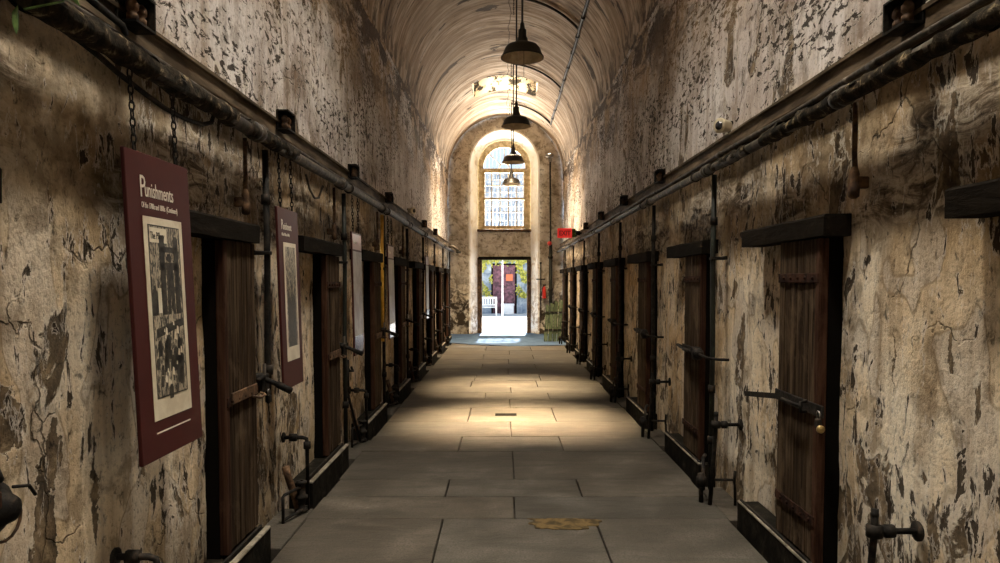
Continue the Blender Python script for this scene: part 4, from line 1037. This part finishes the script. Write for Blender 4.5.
# vine leaves caught on the pipe, top left
root = empty('vine_sprig', S(-1, 2.35, .17, 2.75), 'green vine sprig caught on the pipe at the top left corner', 'vine'); o = root.location
b = MB(); b.tube([S(-1, 2.3, .17, 2.80), S(-1, 2.38, .2, 2.76), S(-1, 2.42, .2, 2.70), S(-1, 2.28, .16, 2.62)], .004, 6); b.build('stem', M['leaf'], root, o)
for (y, v, z, a, l) in ((2.43, .21, 2.73, .3, .06), (2.36, .21, 2.77, 2.2, .055), (2.26, .15, 2.58, 4.6, .05), (2.48, .20, 2.75, 5.6, .05)):
    b = MB(); c = Vector(S(-1, y, v, z)); u = Vector((0, math.cos(a), math.sin(a))); w = Vector((0, -math.sin(a), math.cos(a))); n_ = Vector((1, 0, 0))
    b.add([c - u * l, c - u * l * .3 + w * l * .35 - n_ * .006, c + u * l * .4 + w * l * .3 - n_ * .004, c + u * l, c + u * l * .4 - w * l * .3 - n_ * .004, c - u * l * .3 - w * l * .35 - n_ * .006, c], [(0, 1, 6), (1, 2, 6), (2, 3, 6), (3, 4, 6), (4, 5, 6), (5, 0, 6)])
    b.build('leaf', M['leaf'], root, o)

# ------------------------------------------------------------------ daylight
def area(name, loc, rot, sx, sy, power, col, spread=180):
    l = bpy.data.lights.new(name, 'AREA'); l.shape = 'RECTANGLE'; l.size = sx; l.size_y = sy; l.energy = power; l.color = col; l.spread = math.radians(spread)
    o = bpy.data.objects.new(name, l); COL.objects.link(o); o.location = loc; o.rotation_euler = rot
    return o
POW = [260, 300, 235, 150, 90, 290]
SPR = [170, 170, 170, 23, 24, 80]
AIM = [0, 0, 0, 1.75, 0, 0]
for (x0, x1, y0, y1), p_, sp, am in zip(SKY, POW, SPR, AIM):
    zt = 8.0 if y0 < 17 else 7.75
    sz = .8 if sp > 100 else .7
    area('skylight_daylight', ((x0 + x1) / 2, (y0 + y1) / 2, zt - .04), (-math.atan(am / 8), 0, 0), (x1 - x0) * sz, (y1 - y0) * sz, p_, (1, .91, .78) if sp > 100 else (1, .76, .48), sp)
area('vault_bounce_fill', (ACX, YR + 1.1, 3.9), (math.radians(-90 - 38), 0, 0), 1.6, 1.6, 360, (1.0, .92, .80), 95)  # added lamp outside the window, tilted up like courtyard bounce to brighten the vault
sun = bpy.data.lights.new('sun', 'SUN'); sun.energy = 34.0; sun.angle = math.radians(.53); sun.color = (1, .96, .88)
so = bpy.data.objects.new('sun', sun); COL.objects.link(so)
sd = Vector((-.075, -1.0, -2.05))   # travel direction
so.rotation_euler = sd.to_track_quat('-Z', 'Y').to_euler(); so.location = (2, 40, 20)
wd = bpy.data.worlds.new('sky'); SC.world = wd; wd.use_nodes = True
bg = wd.node_tree.nodes['Background']; bg.inputs[0].default_value = (.62, .78, 1.0, 1); bg.inputs[1].default_value = .8

# ------------------------------------------------------------------ camera and view
cd = bpy.data.cameras.new('camera'); cd.sensor_width = 36; cd.lens = 36 * .700; cd.clip_start = .05; cd.clip_end = 200
co = bpy.data.objects.new('camera', cd); COL.objects.link(co); co.location = CAM
pit = math.radians(2.5); co.rotation_euler = (math.radians(90) - pit, 0, 0)
cd.shift_x = -.003; cd.shift_y = .700 * math.tan(pit) + .0
SC.camera = co
SC.view_settings.view_transform = 'Standard'; SC.view_settings.look = 'None'; SC.view_settings.gamma = 1; SC.view_settings.exposure = 0.8
SC.view_settings.use_curve_mapping = False
SC.cycles.use_denoising = True; SC.cycles.max_bounces = 8; SC.cycles.diffuse_bounces = 6; SC.cycles.sample_clamp_indirect = 6; SC.cycles.use_adaptive_sampling = False
